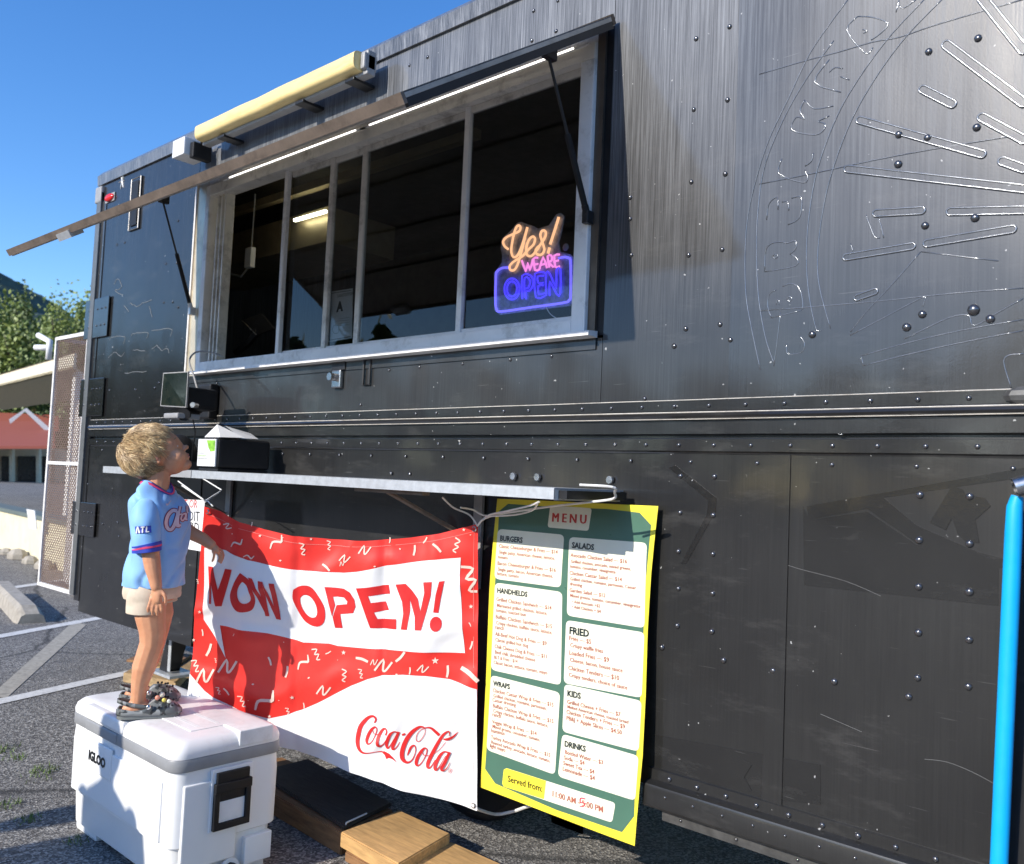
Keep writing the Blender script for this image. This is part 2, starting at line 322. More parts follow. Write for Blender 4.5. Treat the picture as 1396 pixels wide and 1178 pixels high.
p0 = onH(36, 694, 12.4); p1 = onH(47, 696, 12.2)
sg = MB().prism([p0, p1, onH(50, 722, 12.2), onH(40, 720, 12.4)], nn*.01); tag(sg.build('paper_notice', MT['white'], origin=p0), 'white paper notice taped on the yellow wall', 'notice')
# motel
motel_wall = pm('beige_motel_wall', (.5, .45, .33), .8); roofm = pm('red_brown_roof', (.34, .09, .05), .6, var=.12, stretch=(6, 6, 1)); darkg = pm('dark_window_glass', (.012, .014, .016), .15); trimw = pm('white_trim', (.75, .74, .7), .6); floorm = pm('grey_green_paving', (.16, .19, .17), .8)
DM = 60
def fr(px, py, D=DM): return onH(px, py, D)
t = thing('motel', 'low beige motel with red brown roofs and dark doors beyond the yellow wall', 'building', (fr(20, 668).x, fr(20, 668).y, 0))
back = fw0*6
def panel(name, pts, D, m, th_=back, par=None): return MB().prism([fr(x, y, D) for x, y in pts], th_).build(name, m, par or t)
panel('wall', [(-150, 612), (75, 612), (75, 700), (-150, 700)], 60, motel_wall)
for x0, x1 in ((2, 12), (24, 48), (56, 64), (-30, -15), (-70, -48)):
    dr = panel('door', [(x0, 622), (x1, 622), (x1, 667), (x0, 667)], 59.7, darkg, fw0*.2)
for x0 in (12.5, 49): panel('post', [(x0, 612), (x0+4, 612), (x0+4, 670), (x0, 670)], 57.5, motel_wall, fw0*.3)
MB().prism([fr(-150, 668, 52), fr(75, 668, 52), fr(75, 668, 60), fr(-150, 668, 60)], (0, 0, -.3)).build('porch_floor', floorm, t)
MB().prism([fr(-150, 668.5, 52), fr(75, 668.5, 52), fr(75, 705, 52), fr(-150, 705, 52)], fw0*.3).build('porch_wall', floorm, t)
MB().add([fr(-150, 612, 56), fr(75, 612, 56), fr(75, 574, 66), fr(-150, 574, 66), fr(-150, 608, 56.1), fr(75, 608, 56.1)], [(4, 5, 2, 3), (0, 1, 5, 4)]).build('roof', roofm, t)
MB().add([fr(14, 578, 62), fr(34, 561, 62), fr(75, 600, 62), fr(75, 590, 62), fr(36, 556, 62), fr(12, 572, 62)], [(0, 1, 4, 5), (1, 2, 3, 4)]).build('gable_trim', trimw, t)
MB().add([fr(-60, 560, 70), fr(80, 566, 70), fr(80, 590, 66), fr(-60, 590, 66)], [(0, 1, 2, 3)]).build('roof', roofm, t)
# canopy
cs = pm('canopy_soffit', (.5, .44, .28), .8)
def atz(px, py, z): return onZ(px, py, z)
zc = 3.1
a0, a1 = onZ(-60, 541, zc), onZ(100, 502, zc)
t = thing('canopy', 'flat cream edged canopy with a brown red roof at the left', 'canopy', (a1.x, a1.y, 0))
bk = fw0*6+rt0*(-2)
MB().prism([a0, a1, a1+bk, a0+bk], (0, 0, .05)).build('soffit', cs, t)
ftop = .30
MB().prism([a0, a1, a1+Vector((0, 0, ftop)), a0+Vector((0, 0, ftop))], fw0*.1).build('fascia', pm('cream_fascia', (.72, .66, .5), .6), t)
e1 = a0+Vector((0, 0, ftop)); e2 = a1+Vector((0, 0, ftop))
MB().add([e1-fw0*.05, e2-fw0*.05, e2+fw0*3+Vector((0, 0, .9)), e1+fw0*3+Vector((0, 0, .9))], [(0, 1, 2, 3)]).build('roof', roofm, t)
MB().box(a1+fw0*.4+Vector((-.5, 0, -zc)), a1+fw0*.4+Vector((-.35, .15, 0))).build('post', trimw, t)
# hills
def hill(name, prof, D, depth, m, seed):
    vs = []; fs = []; rows = 14; n = len(prof)
    for j in range(rows):
        k = j/(rows-1)
        for i, (px, py) in enumerate(prof):
            top = onH(px, py, D); base = Vector((top.x, top.y, 0))-fw0*depth*(1-k)
            h = top.z*math.sin(k*math.pi/2)**.8; nz = noise.fractal(Vector((i*.45, j*.6, seed)), .8, 2, 5)*top.z*.05*(1 if j < rows-1 else .25)
            vs.append(base+Vector((0, 0, h+nz)))
    for j in range(rows-1):
        for i in range(n-1): fs.append((j*n+i, j*n+i+1, (j+1)*n+i+1, (j+1)*n+i))
    return kind(raw(name, vs, fs, m, smooth=True), 'structure')
fm = pm('forested_slope', (.035, .06, .045), .9, var=.5, scale=.05)
pr = [(x, 372+0*x) for x in ()]
keys = [(-900, 420), (-500, 400), (-200, 350), (-60, 362), (0, 375), (20, 383), (45, 397), (70, 411), (90, 424), (120, 445), (200, 480), (330, 500), (600, 520)]
prof = []
for (x0, y0), (x1, y1) in zip(keys, keys[1:]):
    for k in range(6): prof.append((x0+(x1-x0)*k/6, y0+(y1-y0)*k/6+rnd.uniform(-1, 1)))
hill('mountain', prof, 1400, 900, fm, 3)
# trees behind motel and the wood across the lot
lm = [pm('leaf_green', (.15, .21, .05), .55, var=.3, scale=2), pm('leaf_light_green', (.20, .25, .06), .55, var=.3, scale=2), pm('leaf_dark_green', (.08, .12, .035), .6, var=.3, scale=2)]
barkm = pm('bark', (.1, .08, .06), .9)
def leaves(c, r, n, size, rr, conic=0):
    vs = []; fs = []; mi = []
    cl = []
    for i in range(max(6, n//60)):
        d = Vector((rr.gauss(0, 1), rr.gauss(0, 1), rr.gauss(0, 1))).normalized()*rr.random()**.4
        cl.append((Vector((d.x*r.x*(1-conic*max(0, d.z)), d.y*r.y*(1-conic*max(0, d.z)), d.z*r.z)), rr.uniform(.18, .34), rr.random()))
    for i in range(n):
        cc, cr_, tone = rr.choice(cl); d = Vector((rr.gauss(0, 1), rr.gauss(0, 1), rr.gauss(0, 1)))*.5*cr_
        p = c+cc+Vector((d.x*r.x, d.y*r.y, d.z*r.z)); u = Vector((rr.gauss(0, 1), rr.gauss(0, 1), rr.gauss(0, 1))).normalized(); w = u.orthogonal().normalized(); s = size*rr.uniform(.6, 1.3); k = len(vs)
        vs += [p-u*s, p+w*s*.6, p+u*s, p-w*s*.6]; fs.append((k, k+1, k+2, k+3)); mi.append(0 if tone < .45 else (1 if tone < .75 else 2))
    return vs, fs, mi
def tree(px, pytop, D, wpx, name, label, lo_=0, tone=0):
    rr = random.Random(int(px*7+D)); top = onH(px, pytop, D); H = top.z+.8; base = Vector((top.x, top.y, -.8)); w = wpx/FPX*D*.9
    t = thing(name, label, 'tree', base, 'trees beyond the motel')
    mb = MB(); mb.tube([base, base+Vector((.1, 0, H*.35)), base+Vector((0, .1, H*.7)), base+Vector((.1, 0, H*.93))], [H*.03, H*.022, H*.012, .03], 7)
    for i in range(6):
        a = i*1.1+rr.random(); s = base+Vector((0, 0, H*(.35+.09*i))); mb.tube([s, s+Vector((math.cos(a)*w*.5, math.sin(a)*w*.5, H*.14))], [H*.01, .03], 5)
    mb.build('trunk', barkm, t)
    vs, fs, mi = leaves(base+Vector((0, 0, H*.56)), Vector((w*.55, w*.55, H*.47)), 9000, w*.036, rr)
    order = [lm, [lm[1], lm[1], lm[0]], [lm[2], lm[0], lm[2]]][tone]
    raw('crown', vs, fs, None, t, mats=order, midx=mi)
for a in ((-95, 408, 95, 120, 'broadleaf_tree', 'tall green tree at the far left edge beyond the motel', 0, 0), (-20, 402, 88, 85, 'broadleaf_tree', 'tall pale green tree rising behind the canopy at the left edge', 0, 1),
          (38, 415, 92, 75, 'broadleaf_tree', 'dark green tree in the middle of the row behind the canopy', 0, 2), (78, 424, 84, 60, 'broadleaf_tree', 'yellow green tree just left of the truck corner', 0, 1),
          (128, 418, 96, 80, 'broadleaf_tree', 'green tree mostly hidden behind the truck corner', 0, 0), (18, 452, 74, 90, 'broadleaf_tree', 'lower bushy green tree directly above the canopy roof', 0, 0),
          (70, 480, 72, 80, 'broadleaf_tree', 'low dark tree behind the wire cage and motel gable', 0, 2), (-70, 470, 76, 120, 'broadleaf_tree', 'low dark tree left of the frame behind the canopy', 0, 2)): tree(*a)
rr = random.Random(5); V = []; Fc = []; MI = []
for i in range(74):
    az = math.radians(184+i*2.35); rad = 46+rr.uniform(-4, 4); h = rr.uniform(6.8, 9.6); x, y = rad*math.cos(az), rad*math.sin(az)
    vs, fs, mi = leaves(Vector((x, y, h*.48)), Vector((2.2, 2.2, h*.52)), 430, .5, rr); k = len(V); V += vs; Fc += [tuple(q+k for q in f) for f in fs]; MI += mi
kind(tag(raw('far_wood', V, Fc, None, mats=lm, midx=MI), 'line of green trees across the parking lot behind the camera', 'woodland'), 'stuff')

# ================================================================== FOOD TRUCK
XL, XR, ZT, ZB = -5.50, 1.6, 3.06, .40
truck = thing('food_truck', 'weathered black riveted food truck with an open serving window', 'food truck', (-2.0, 1.15, 0))
def wp(px, py): p = onY(px, py, 0); return p.x, p.z
WX0, WX1, WZ0, WZ1 = -4.13, -1.69, 1.755, 2.70       # serving window opening
def wallpiece(x0, x1, z0, z1, m, y=0., name='wall_panel', n=8):
    # slightly oil-canned sheet with thickness
    nx = max(2, int((x1-x0)/.06)); nz = max(2, int((z1-z0)/.06)); vs = []; fs = []
    for j in range(nz+1):
        for i in range(nx+1):
            x = x0+(x1-x0)*i/nx; z = z0+(z1-z0)*j/nz; e = .6
            dy = noise.noise(Vector((x*1.3, 0, z*1.1)))*.004*e+noise.noise(Vector((x*3.2, 4, z*2.6)))*.0016*e
            vs.append((x, y+dy*.5, z))
    W1 = nx+1
    for j in range(nz):
        for i in range(nx): k = j*W1+i; fs.append((k, k+1, k+W1+1, k+W1))
    fr4 = len(vs); vs += [vs[0], vs[nx], vs[nz*W1+nx], vs[nz*W1]]
    b = len(vs); vs += [(x0, y+.03, z0), (x1, y+.03, z0), (x1, y+.03, z1), (x0, y+.03, z1)]
    fs += [(b+3, b+2, b+1, b)]
    q = fr4; fs += [(q+1, q, b, b+1), (q+3, q+2, b+2, b+3), (q, q+3, b+3, b), (q+2, q+1, b+1, b+2)]
    o = raw(name, vs, fs, m, truck); 
    o.data.polygons.foreach_set('use_smooth', [i < nx*nz for i in range(len(o.data.polygons))]); return o
ZBELT0, ZBELT1 = 1.375, 1.53
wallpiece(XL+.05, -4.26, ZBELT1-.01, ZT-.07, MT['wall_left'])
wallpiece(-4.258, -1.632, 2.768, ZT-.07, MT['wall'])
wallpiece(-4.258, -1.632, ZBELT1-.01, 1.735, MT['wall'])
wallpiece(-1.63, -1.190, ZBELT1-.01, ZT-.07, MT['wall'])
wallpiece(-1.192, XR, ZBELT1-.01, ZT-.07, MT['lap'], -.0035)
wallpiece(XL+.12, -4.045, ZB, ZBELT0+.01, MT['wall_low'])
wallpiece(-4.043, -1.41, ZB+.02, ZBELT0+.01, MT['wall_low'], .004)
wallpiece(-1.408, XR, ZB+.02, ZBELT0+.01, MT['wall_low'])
# lap seams on the lower right sheet (overlapping panels)
for x in (-1.06,): MB().box((x, -.0035, .45), (x+.055, -.001, ZBELT0)).build('seam_strip', MT['wall_low'], truck)
# roof, ends, underside
MB().box((XL+.03, .03, 2.99), (XR, 2.3, ZT-.01)).build('roof', MT['blackm'], truck)
MB().box((XL+.02, .035, .5), (XL+.05, 2.3, 2.99)).build('front_wall', MT['wall'], truck)
MB().box((XL+.05, 2.27, .5), (XR, 2.3, 2.99)).build('far_wall', MT['interior'], truck)
MB().box((XL+.08, .1, .43), (XR, 2.2, .56)).build('chassis_floor', MT['blackm'], truck)
MB().prism([(XL, -.012, ZT-.09), (XL, -.016, ZT-.03), (XL, .01, ZT), (XL, .05, ZT+.008), (XL, .05, ZT-.09)], (XR-XL, 0, 0)).build('roof_trim', MT['wall'], truck)
shade_auto(MB().prism([(XL+.075, -.016, .49), (XL+.03, -.018, .49), (XL-.005, -.008, .49), (XL-.03, .02, .49), (XL-.03, .08, .49), (XL+.075, .08, .49)], (0, 0, ZT-.14-.49)).build('corner_post', pm('grey_corner_post', (.13, .135, .135), .4, .2), truck))
MB().bbox((XL-.012, -.02, ZT-.2), (XL+.075, .06, ZT-.10), .01).build('corner_bracket', MT['grey'], truck)
MB().box((XL+.055, -.004, ZB+.06), (XL+.125, .03, ZT-.2)).build('corner_strip', MT['wall_low'], truck)
# belt moulding
prof = [(1.53, -.001), (1.528, -.007), (1.498, -.007), (1.494, -.012), (1.490, -.020), (1.483, -.024), (1.476, -.020), (1.472, -.012), (1.47, -.006), (1.432, -.006), (1.428, .012), (1.421, .012), (1.417, -.008), (1.383, -.008), (1.379, -.002), (1.375, -.001)]
mb = MB(); xs = [XL+.13+i*(XR-XL-.13)/80 for i in range(81)]
mb.loft([[Vector((x, y+(noise.noise(Vector((x*4, z*9, 2)))*.0015 if x > -1.5 else 0), z+(noise.noise(Vector((x*5, 9, 1)))*.0012 if x > -1.2 else 0))) for z, y in prof]+[Vector((x, .03, 1.375)), Vector((x, .03, 1.53))] for x in xs])
shade_auto(mb.build('belt_moulding', MT['wall_low'], truck), 28)
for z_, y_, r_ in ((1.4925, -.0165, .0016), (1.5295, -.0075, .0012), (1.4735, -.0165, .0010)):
    MB().tube([Vector((x, y_-.0005, z_+noise.noise(Vector((x*3, z_*50, 0)))*.0008)) for x in xs], r_, 4).build('worn_edge', MT['alu'], truck)  # thin bright strips painted in as highlights along the belt moulding
# bottom rail at the right
rail = [(.475, -.001), (.473, -.009), (.445, -.009), (.441, -.024), (.436, -.032), (.428, -.035), (.38, -.035), (.372, -.028), (.37, -.001)]
shade_auto(MB().loft([[Vector((x, y, z)) for z, y in rail]+[Vector((x, .03, .37)), Vector((x, .03, .475))] for x in (-1.405, 0, XR)]).build('bottom_rail', MT['wall_low'], truck), 28)
MB().box((-1.36, .0, .335), (XR, .012, .37)).build('under_strip', MT['corner'], truck)
# rivets
rb = MB(); rb.loft([[Vector((math.cos(2*math.pi*k/10)*r, y, math.sin(2*math.pi*k/10)*r)) for k in range(10)] for r, y in ((.0078, .0), (.0074, -.0022), (.0055, -.0045), (.0028, -.0058))])
rme = rb.build('rivet', MT['rivet'], truck, smooth=True); rme_data = rme.data
rivs = []
def rv(x, z, y=0., s=1.): rivs.append((x, y, z, s))
x = XL+.22
while x < .25: rv(x, 1.512, -.007, .8); rv(x+.02, 1.400, -.008, .8); x += .112
x = XL+.3
while x < .2: rv(x, 1.352, 0, .75); x += .205
def zz(sc, ox, oy, l, s=1.):
    for X, Y in l:
        x, z = wp(ox+X/sc, oy+Y/sc); rv(x, z, -.0035 if (x > -1.19 and z > 1.52) else 0, s)
zz(2.677, 876, 0, [(318, 98), (196, 142), (310, 365), (187, 400), (302, 635), (178, 664), (291, 911), (168, 931)], .9)
zz(2.677, 876, 0, [(1046, 191), (1226, 142), (1221, 467), (937, 493), (1042, 505), (935, 601), (1215, 797), (1033, 825)], 1.15)
zz(2.677, 876, 380, [(158, 183), (283, 167), (116, 246), (323, 224)], .95)
zz(2.677, 876, 380, [(622, 205), (1023, 131), (966, 178), (1271, 148)], 1.25); zz(2.677, 876, 380, [(1210, 115)], 1.7)
zz(2.677, 876, 380, [(139, 720), (263, 722), (137, 854), (258, 863), (131, 995), (257, 1005), (131, 1131), (256, 1149)], .95)
zz(2.677, 876, 380, [(1013, 789), (1195, 795), (1010, 954), (1194, 967), (1008, 1124), (1193, 1143)], 1.15)
zz(2.677, 876, 738, [(127, 308), (253, 329), (71, 387), (296, 434), (477, 472), (700, 512), (1007, 333), (1192, 359), (1004, 498), (1189, 530), (971, 567)], 1.05)
zz(2.677, 440, 0, [(545, 47), (470, 80), (400, 113), (332, 143), (267, 173), (205, 203), (770, 40), (859, 3), (852, 114), (764, 149), (383, 209), (317, 239), (1122, 721), (1122, 799), (1126, 931)], .9)
zz(2.677, 440, 380, [(850, 240), (835, 283), (684, 296), (511, 310), (354, 323), (243, 334), (139, 460), (250, 710), (318, 712), (699, 730), (788, 732), (1175, 438)], .85)
zz(2.677, 0, 0, [(412, 648), (443, 627), (472, 610), (505, 592), (537, 572), (568, 571), (604, 560), (638, 545), (383, 735), (375, 800), (370, 860), (366, 925), (362, 1000), (358, 1060), (650, 806), (455, 885), (427, 893), (605, 962), (645, 960), (597, 1104), (630, 1103), (650, 1122)], .8)
zz(2.677, 0, 380, [(345, 288), (375, 410), (400, 407), (495, 405), (566, 398), (580, 380), (890, 345), (792, 382), (400, 700), (310, 630), (350, 888), (375, 895), (322, 750), (430, 890), (435, 940), (345, 930), (290, 1110)], .8)
for i in range(14):
    x = -1.335+i*.088; rv(x, .457, -.009, .95); rv(x+.004, .413, -.035, .55)
for i in range(6): rv(-1.3+i*.17, .35, -.0, .6)
rivs = rivs[:298]
def cprt(data, name, parent, loc, sc):
    q = link(bpy.data.objects.new(name, data)); q.parent = parent; q.location = Vector(loc)-ORG[parent.name]; q.scale = (sc,)*3; return q
rme.data = rme_data
# first rivet keeps its mesh centred on its own origin
for v in rme_data.vertices: v.co = v.co+ORG[truck.name]
rme.location = Vector((rivs[0][0], rivs[0][1], rivs[0][2]))-ORG[truck.name]; rme.scale = (rivs[0][3],)*3
for x, y, z, s in rivs[1:]: cprt(rme_data, 'rivet', truck, (x, y, z), s*rnd.uniform(1.0, 1.15))
# raised outlines of an old painted-over decal
ridges = MB()
def ridge(pts, r=.0016, y=-.0035, closed=False): ridges.tube([Vector((x, y, z)) for x, z in pts], r*1.1, 7, closed=closed)
def zp(sc, ox, oy, l): return [wp(ox+X/sc, oy+Y/sc) for X, Y in l]
def smooth(l, k=5):
    out = []
    for i in range(len(l)-1):
        p0, p1, p2, p3 = l[max(i-1, 0)], l[i], l[i+1], l[min(i+2, len(l)-1)]
        for j in range(k):
            t = j/k; out.append(tuple(.5*((2*b)+(-a+c)*t+(2*a-5*b+4*c-d)*t*t+(-a+3*b-3*c+d)*t**3) for a, b, c, d in zip(p0, p1, p2, p3)))
    return out+[tuple(l[-1])]
Z7 = (3.878, 1036, 0); Z8 = (3.464, 1036, 280); Z3 = (2.677, 876, 0)
for l in ([(752, 0), (620, 185), (540, 350), (460, 520), (410, 680), (385, 800), (376, 930), (380, 1080), (400, 1200), (432, 1350)], [(700, 150), (600, 290), (520, 430), (450, 600), (425, 750), (418, 900), (425, 1080), (450, 1230), (483, 1330)],
          [(1030, 0), (900, 140), (790, 290), (710, 430), (640, 620), (608, 800), (600, 950), (610, 1080), (635, 1200), (655, 1205)], [(1095, 0), (960, 140), (850, 290), (760, 450), (690, 640), (655, 800), (640, 950), (650, 1060), (688, 1200)]): ridge(smooth(zp(*Z3, l)), .0013)
for l in ([(520, 90), (463, 163), (560, 285), (600, 255)], [(520, 90), (600, 95), (680, 128), (640, 180), (590, 215)], [(545, 160), (570, 165), (550, 180)], [(370, 318), (292, 438), (430, 490)], [(370, 385), (400, 360), (440, 365)], [(428, 408), (475, 425)],
          [(240, 530), (290, 577), (390, 563)], [(240, 530), (215, 590), (240, 632), (195, 622), (172, 690), (290, 715), (340, 690), (345, 655), (310, 645), (370, 615)],
          [(120, 840), (103, 920), (230, 968), (255, 940), (240, 900)], [(285, 812), (275, 855), (240, 880)],
          [(38, 1163), (50, 1080), (95, 1045), (98, 1110)], [(120, 1070), (150, 1068), (155, 1115)], [(170, 1050), (215, 1040), (225, 1075), (210, 1155), (150, 1190)],
          [(740, 0), (722, 68)], [(740, 30), (760, 48), (830, 0)], [(0, 975), (300, 915), (600, 850), (950, 785), (1396, 712)], [(0, 395), (250, 322), (430, 275), (600, 225), (740, 200), (900, 145), (1100, 85), (1396, 0)]): ridge(smooth(zp(*Z7, l), 3), .0013)
for l in ([(25, 315), (170, 288), (176, 250), (145, 232)], [(25, 315), (30, 215), (60, 180), (110, 175), (130, 180), (170, 170), (172, 205), (145, 232)], [(60, 245), (70, 232), (88, 240), (75, 252), (60, 245)],
          [(58, 533), (205, 495)], [(58, 533), (40, 480), (48, 420), (80, 400)], [(110, 385), (150, 370), (190, 395), (205, 460), (203, 495)], [(130, 445), (140, 432), (155, 440), (145, 455), (130, 445)], [(80, 470), (85, 448), (95, 455), (92, 470)],
          [(128, 655), (132, 700), (170, 703), (205, 690), (213, 650), (190, 615)],
          [(0, 500), (550, 455), (900, 418), (1247, 392)], [(428, 615), (600, 525), (768, 437), (780, 450), (770, 480)], [(685, 632), (800, 575), (900, 530), (970, 518), (995, 530), (1000, 560), (1020, 568), (1065, 545), (1130, 505), (1247, 440)],
          [(480, 712), (700, 650), (950, 592), (1247, 540)], [(490, 758), (700, 705), (950, 650), (1247, 592)], [(480, 712), (492, 758)], [(1190, 865), (1160, 775), (1155, 730), (1180, 708), (1247, 702)],
          [(505, 48), (515, 80), (545, 150), (570, 155)], [(560, 60), (575, 100), (587, 155)], [(430, 180), (445, 225)], [(760, 222), (640, 360), (500, 510), (430, 600)], [(762, 220), (1128, 264)], [(230, 995), (380, 1083), (395, 1055), (445, 1045), (455, 1052)], [(100, 500), (85, 640), (68, 760)],
          [(110, 1035), (160, 1012)], [(180, 1060), (240, 1048), (248, 1080)]): ridge(smooth(zp(*Z8, l), 3), .0013)
# capsule rays: thin raised slabs
def capsule(l0, l1, wpx, Z):
    (x0, z0), (x1, z1) = zp(*Z, [l0, l1]); a = Vector((x0, 0, z0)); b = Vector((x1, 0, z1)); d = (b-a).normalized(); n = Vector((-d.z, 0, d.x)); w = wpx
    out = []
    for c, s in ((b, 1), (a, -1)):
        for k in range(7):
            an = -math.pi/2+math.pi*k/6; out.append(c+(d*math.cos(an)+n*math.sin(an))*w*s)
    vs = [p+Vector((0, -.0034, 0)) for p in out]; nl = len(out); sm = [p+Vector((0, -.0048, 0)) for p in out]; vs = vs+sm
    fs = [(i, (i+1) % nl, (i+1) % nl+nl, i+nl) for i in range(nl)]+[tuple(range(nl, 2*nl))[::-1]]
    q = MB().add(vs, fs).build('raised_ray', MT['lap'], truck)
    MB().tube([p+Vector((0, -.0044, 0)) for p in out], .0025, 8, closed=True).build('ray_rim', MT['ridge'], q, smooth=True)
for a, b, w in (((795, 440), (1240, 565), .0085), ((750, 618), (1400, 692), .0085), ((855, 780), (1020, 770), .0085), ((1125, 774), (1400, 768), .0085), ((1040, 890), (1350, 838), .0085), ((745, 940), (985, 900), .0078), ((785, 1088), (850, 1065), .007), ((1025, 328), (1132, 382), .009), ((1110, 165), (1392, 378), .0095), ((1240, 430), (1392, 512), .009), ((1315, 590), (1392, 618), .009), ((1240, -5), (1392, 185), .0095)): capsule(a, b, w, Z3)
ridges.build('raised_outline', MT['ridge'], truck, smooth=True)
rwel = MB()
xx, z_ = wp(1396, 540); rwel.ell(Vector((xx+.01, -.012, z_)), Vector((.05, 0, 0)), Vector((0, .015, 0)), Vector((0, 0, .022)), 8, 6); rwel.build('sealant_lump', MT['corner'], truck)
# ghost shapes of removed lettering on the lower right
def ghost(l, Z, y=-.0009):
    pts = [Vector((x, y, z)) for x, z in zp(*Z, l)]; MB().prism(pts, (0, .0007, 0)).build('ghost_shape', MT['ghost'], truck)
Zg = (2.677, 876, 380)
ghost([(600, 830), (1392, 690), (1392, 725), (880, 800), (1000, 900), (1230, 1000), (1392, 1040), (1392, 1062), (1200, 1045), (1000, 965), (820, 840), (605, 880)], Zg)
ghost([(1130, 755), (1170, 770), (1180, 790), (1250, 800), (1272, 830), (1215, 880), (1230, 965), (1180, 960), (1150, 930), (1130, 875), (1108, 918), (1048, 890)], Zg, -.0018)
ghost([(585, 830), (590, 1120), (880, 1150), (1300, 1195), (1300, 1040), (1000, 970), (820, 850), (610, 880)], Zg, -.0004)
ghost([(95, 690), (120, 680), (270, 800), (268, 850), (160, 1040), (140, 1040), (235, 860), (240, 810)], Zg)
ghost([(45, 705), (650, 815), (650, 960), (45, 900)], (2.677, 876, 738), -.0006)
ghost([(350, 790), (400, 815), (372, 860), (400, 910), (385, 912), (360, 872), (312, 880), (300, 875), (350, 848), (330, 800)], (2.677, 876, 738), -.0022)
for l in ([(480, 70), (570, 100), (740, 145), (870, 200)], [(1030, 795), (1110, 805), (1200, 840), (1285, 885)], [(650, 630), (800, 695)]):
    mb = MB(); mb.tube([Vector((x, -.001, z)) for x, z in smooth(zp(2.677, 876, 738, l), 4)], .0006, 4); mb.build('scratch', pm('bare_scratch', (.16, .16, .155), .5), truck)
# grille like streak marks near window left
dm = pm('peeling_grey_mark', (.16, .17, .17), .6)
mb = MB()
for l in ([(400, 225), (410, 215), (455, 213), (450, 240)], [(480, 210), (490, 200), (540, 197), (535, 220)], [(555, 190), (625, 183), (622, 210)], [(395, 290), (420, 268), (440, 285), (455, 270)], [(485, 262), (530, 262)], [(555, 255), (575, 245), (590, 262), (610, 255), (618, 272)], [(455, 345), (535, 338)], [(415, 20), (430, 0), (445, 30), (420, 45), (450, 60)], [(475, 90), (500, 100), (520, 90), (555, 78)], [(455, 100), (470, 120)], [(545, 100), (555, 140)]):
    mb.tube([Vector((x+noise.noise(Vector((x*40, z*40, 1)))*.008, -.001, z+noise.noise(Vector((x*40, z*40, 5)))*.008)) for x, z in smooth(zp(2.677, 0, 380, l), 5)], .0016, 4)
mb.v = [Vector((v.x, -.001+(v.y+.001)*.5, v.z)) for v in mb.v]
kind(mb.build('peeled_lettering', dm, truck), 'stuff')

# ---- serving window
fr_ = MB()
def mull(x0, x1, z0, z1, y0=-.02, y1=.06): return MB().bbox((x0, y0, z0), (x1, y1, z1), .004)
MB().box((-4.258, -.004, 1.737), (-4.14, .03, 2.765)).build('jamb_trim', MT['cream'], truck)
MB().box((-4.268, -.012, 1.737), (-4.256, .03, 2.765)).build('jamb_edge', MT['aluw'], truck)
MB().box((-1.69, -.006, 1.745), (-1.66, .03, 2.765)).build('jamb_trim', MT['bronze'], truck)
MB().box((-1.66, .004, 1.745), (-1.632, .03, 2.765)).build('jamb_seal', MT['black'], truck)
MB().box((-4.14, -.004, 2.702), (-1.69, .03, 2.765)).build('header', MT['alu'], truck)
wf = thing
fo = mull(-4.14, -4.10, 1.757, 2.7, -.022, .05).build('window_frame', MT['aluw'], truck)
def wsub(mb, name, m): o = mb.build(name, m, fo); return o
wsub(mull(-4.10, -1.69, 2.645, 2.7, -.022, .05), 'frame_head', MT['alu'])
wsub(mull(-1.745, -1.69, 1.757, 2.645, -.022, .05), 'frame_jamb', MT['aluw'])
wsub(mull(-4.10, -1.745, 1.757, 1.80, -.022, .05), 'frame_sill', MT['aluw'])
MB().prism([(-4.15, -.004, 1.757), (-4.15, -.05, 1.753), (-4.15, -.052, 1.738), (-4.15, -.004, 1.736)], (2.50, 0, 0)).build('window_sill', MT['aluw'], truck)
MB().box((-4.26, -.006, 1.70), (-1.655, -.001, 1.736)).build('sill_flashing', MT['wall'], truck)
for x in (-4.06, -4.025, -3.99): wsub(mull(x, x+.012, 1.80, 2.645, .0, .05), 'track', MT['alu'])
mx_ = []
for px0, py0 in ((384, 360), (441, 350), (485, 340), (631, 300)):
    x, z = wp(px0, py0); mx_.append(x)
ws = (.026, .03, .03, .026)
for i, (x, w) in enumerate(zip(mx_, ws)):
    y0 = .02 if i in (1, 2) else -.002
    wsub(mull(x-w/2, x+w/2, 1.80, 2.645, y0, y0+.022), 'mullion', MT['alu'] if i in (1, 2) else MT['aluw'])
    wsub(mull(x-w/2, x-w/2+.0, 1.80, 2.645, y0, y0+.001), 'x', MT['alu']) if False else None
edges = [(mx_[0]+.01, mx_[1]-.01, .028), (mx_[1]+.01, mx_[2]-.01, .034), (mx_[2]+.01, mx_[3]-.01, .028), (mx_[3]+.01, -1.745, .012)]
for a, b, y in edges:
    wsub(MB().box((a, y, 1.80), (b, y+.004, 2.645)), 'pane', MT['glass'])
    wsub(mull(a, b, 2.62, 2.645, y-.006, y+.012), 'sash_rail', MT['alu']); wsub(mull(a, b, 1.80, 1.818, y-.006, y+.012), 'sash_rail', MT['aluw'])
# led strips
led = emis('lit_led_strip', (1, .96, .88), 2.4)
for (pa, pb) in (((312, 263), (484, 201)), ((503, 189), (781, 97))):
    a = onY(*pa, -.042); b = onY(*pb, -.042); a.z = b.z = 2.688
    MB().box((a.x, -.046, 2.6855), (b.x, -.038, 2.6905)).build('led_strip', led, truck)
    MB().box((a.x-.06, -.043, 2.684), (b.x+.06, -.036, 2.690)).build('led_channel', MT['aluw'], truck)
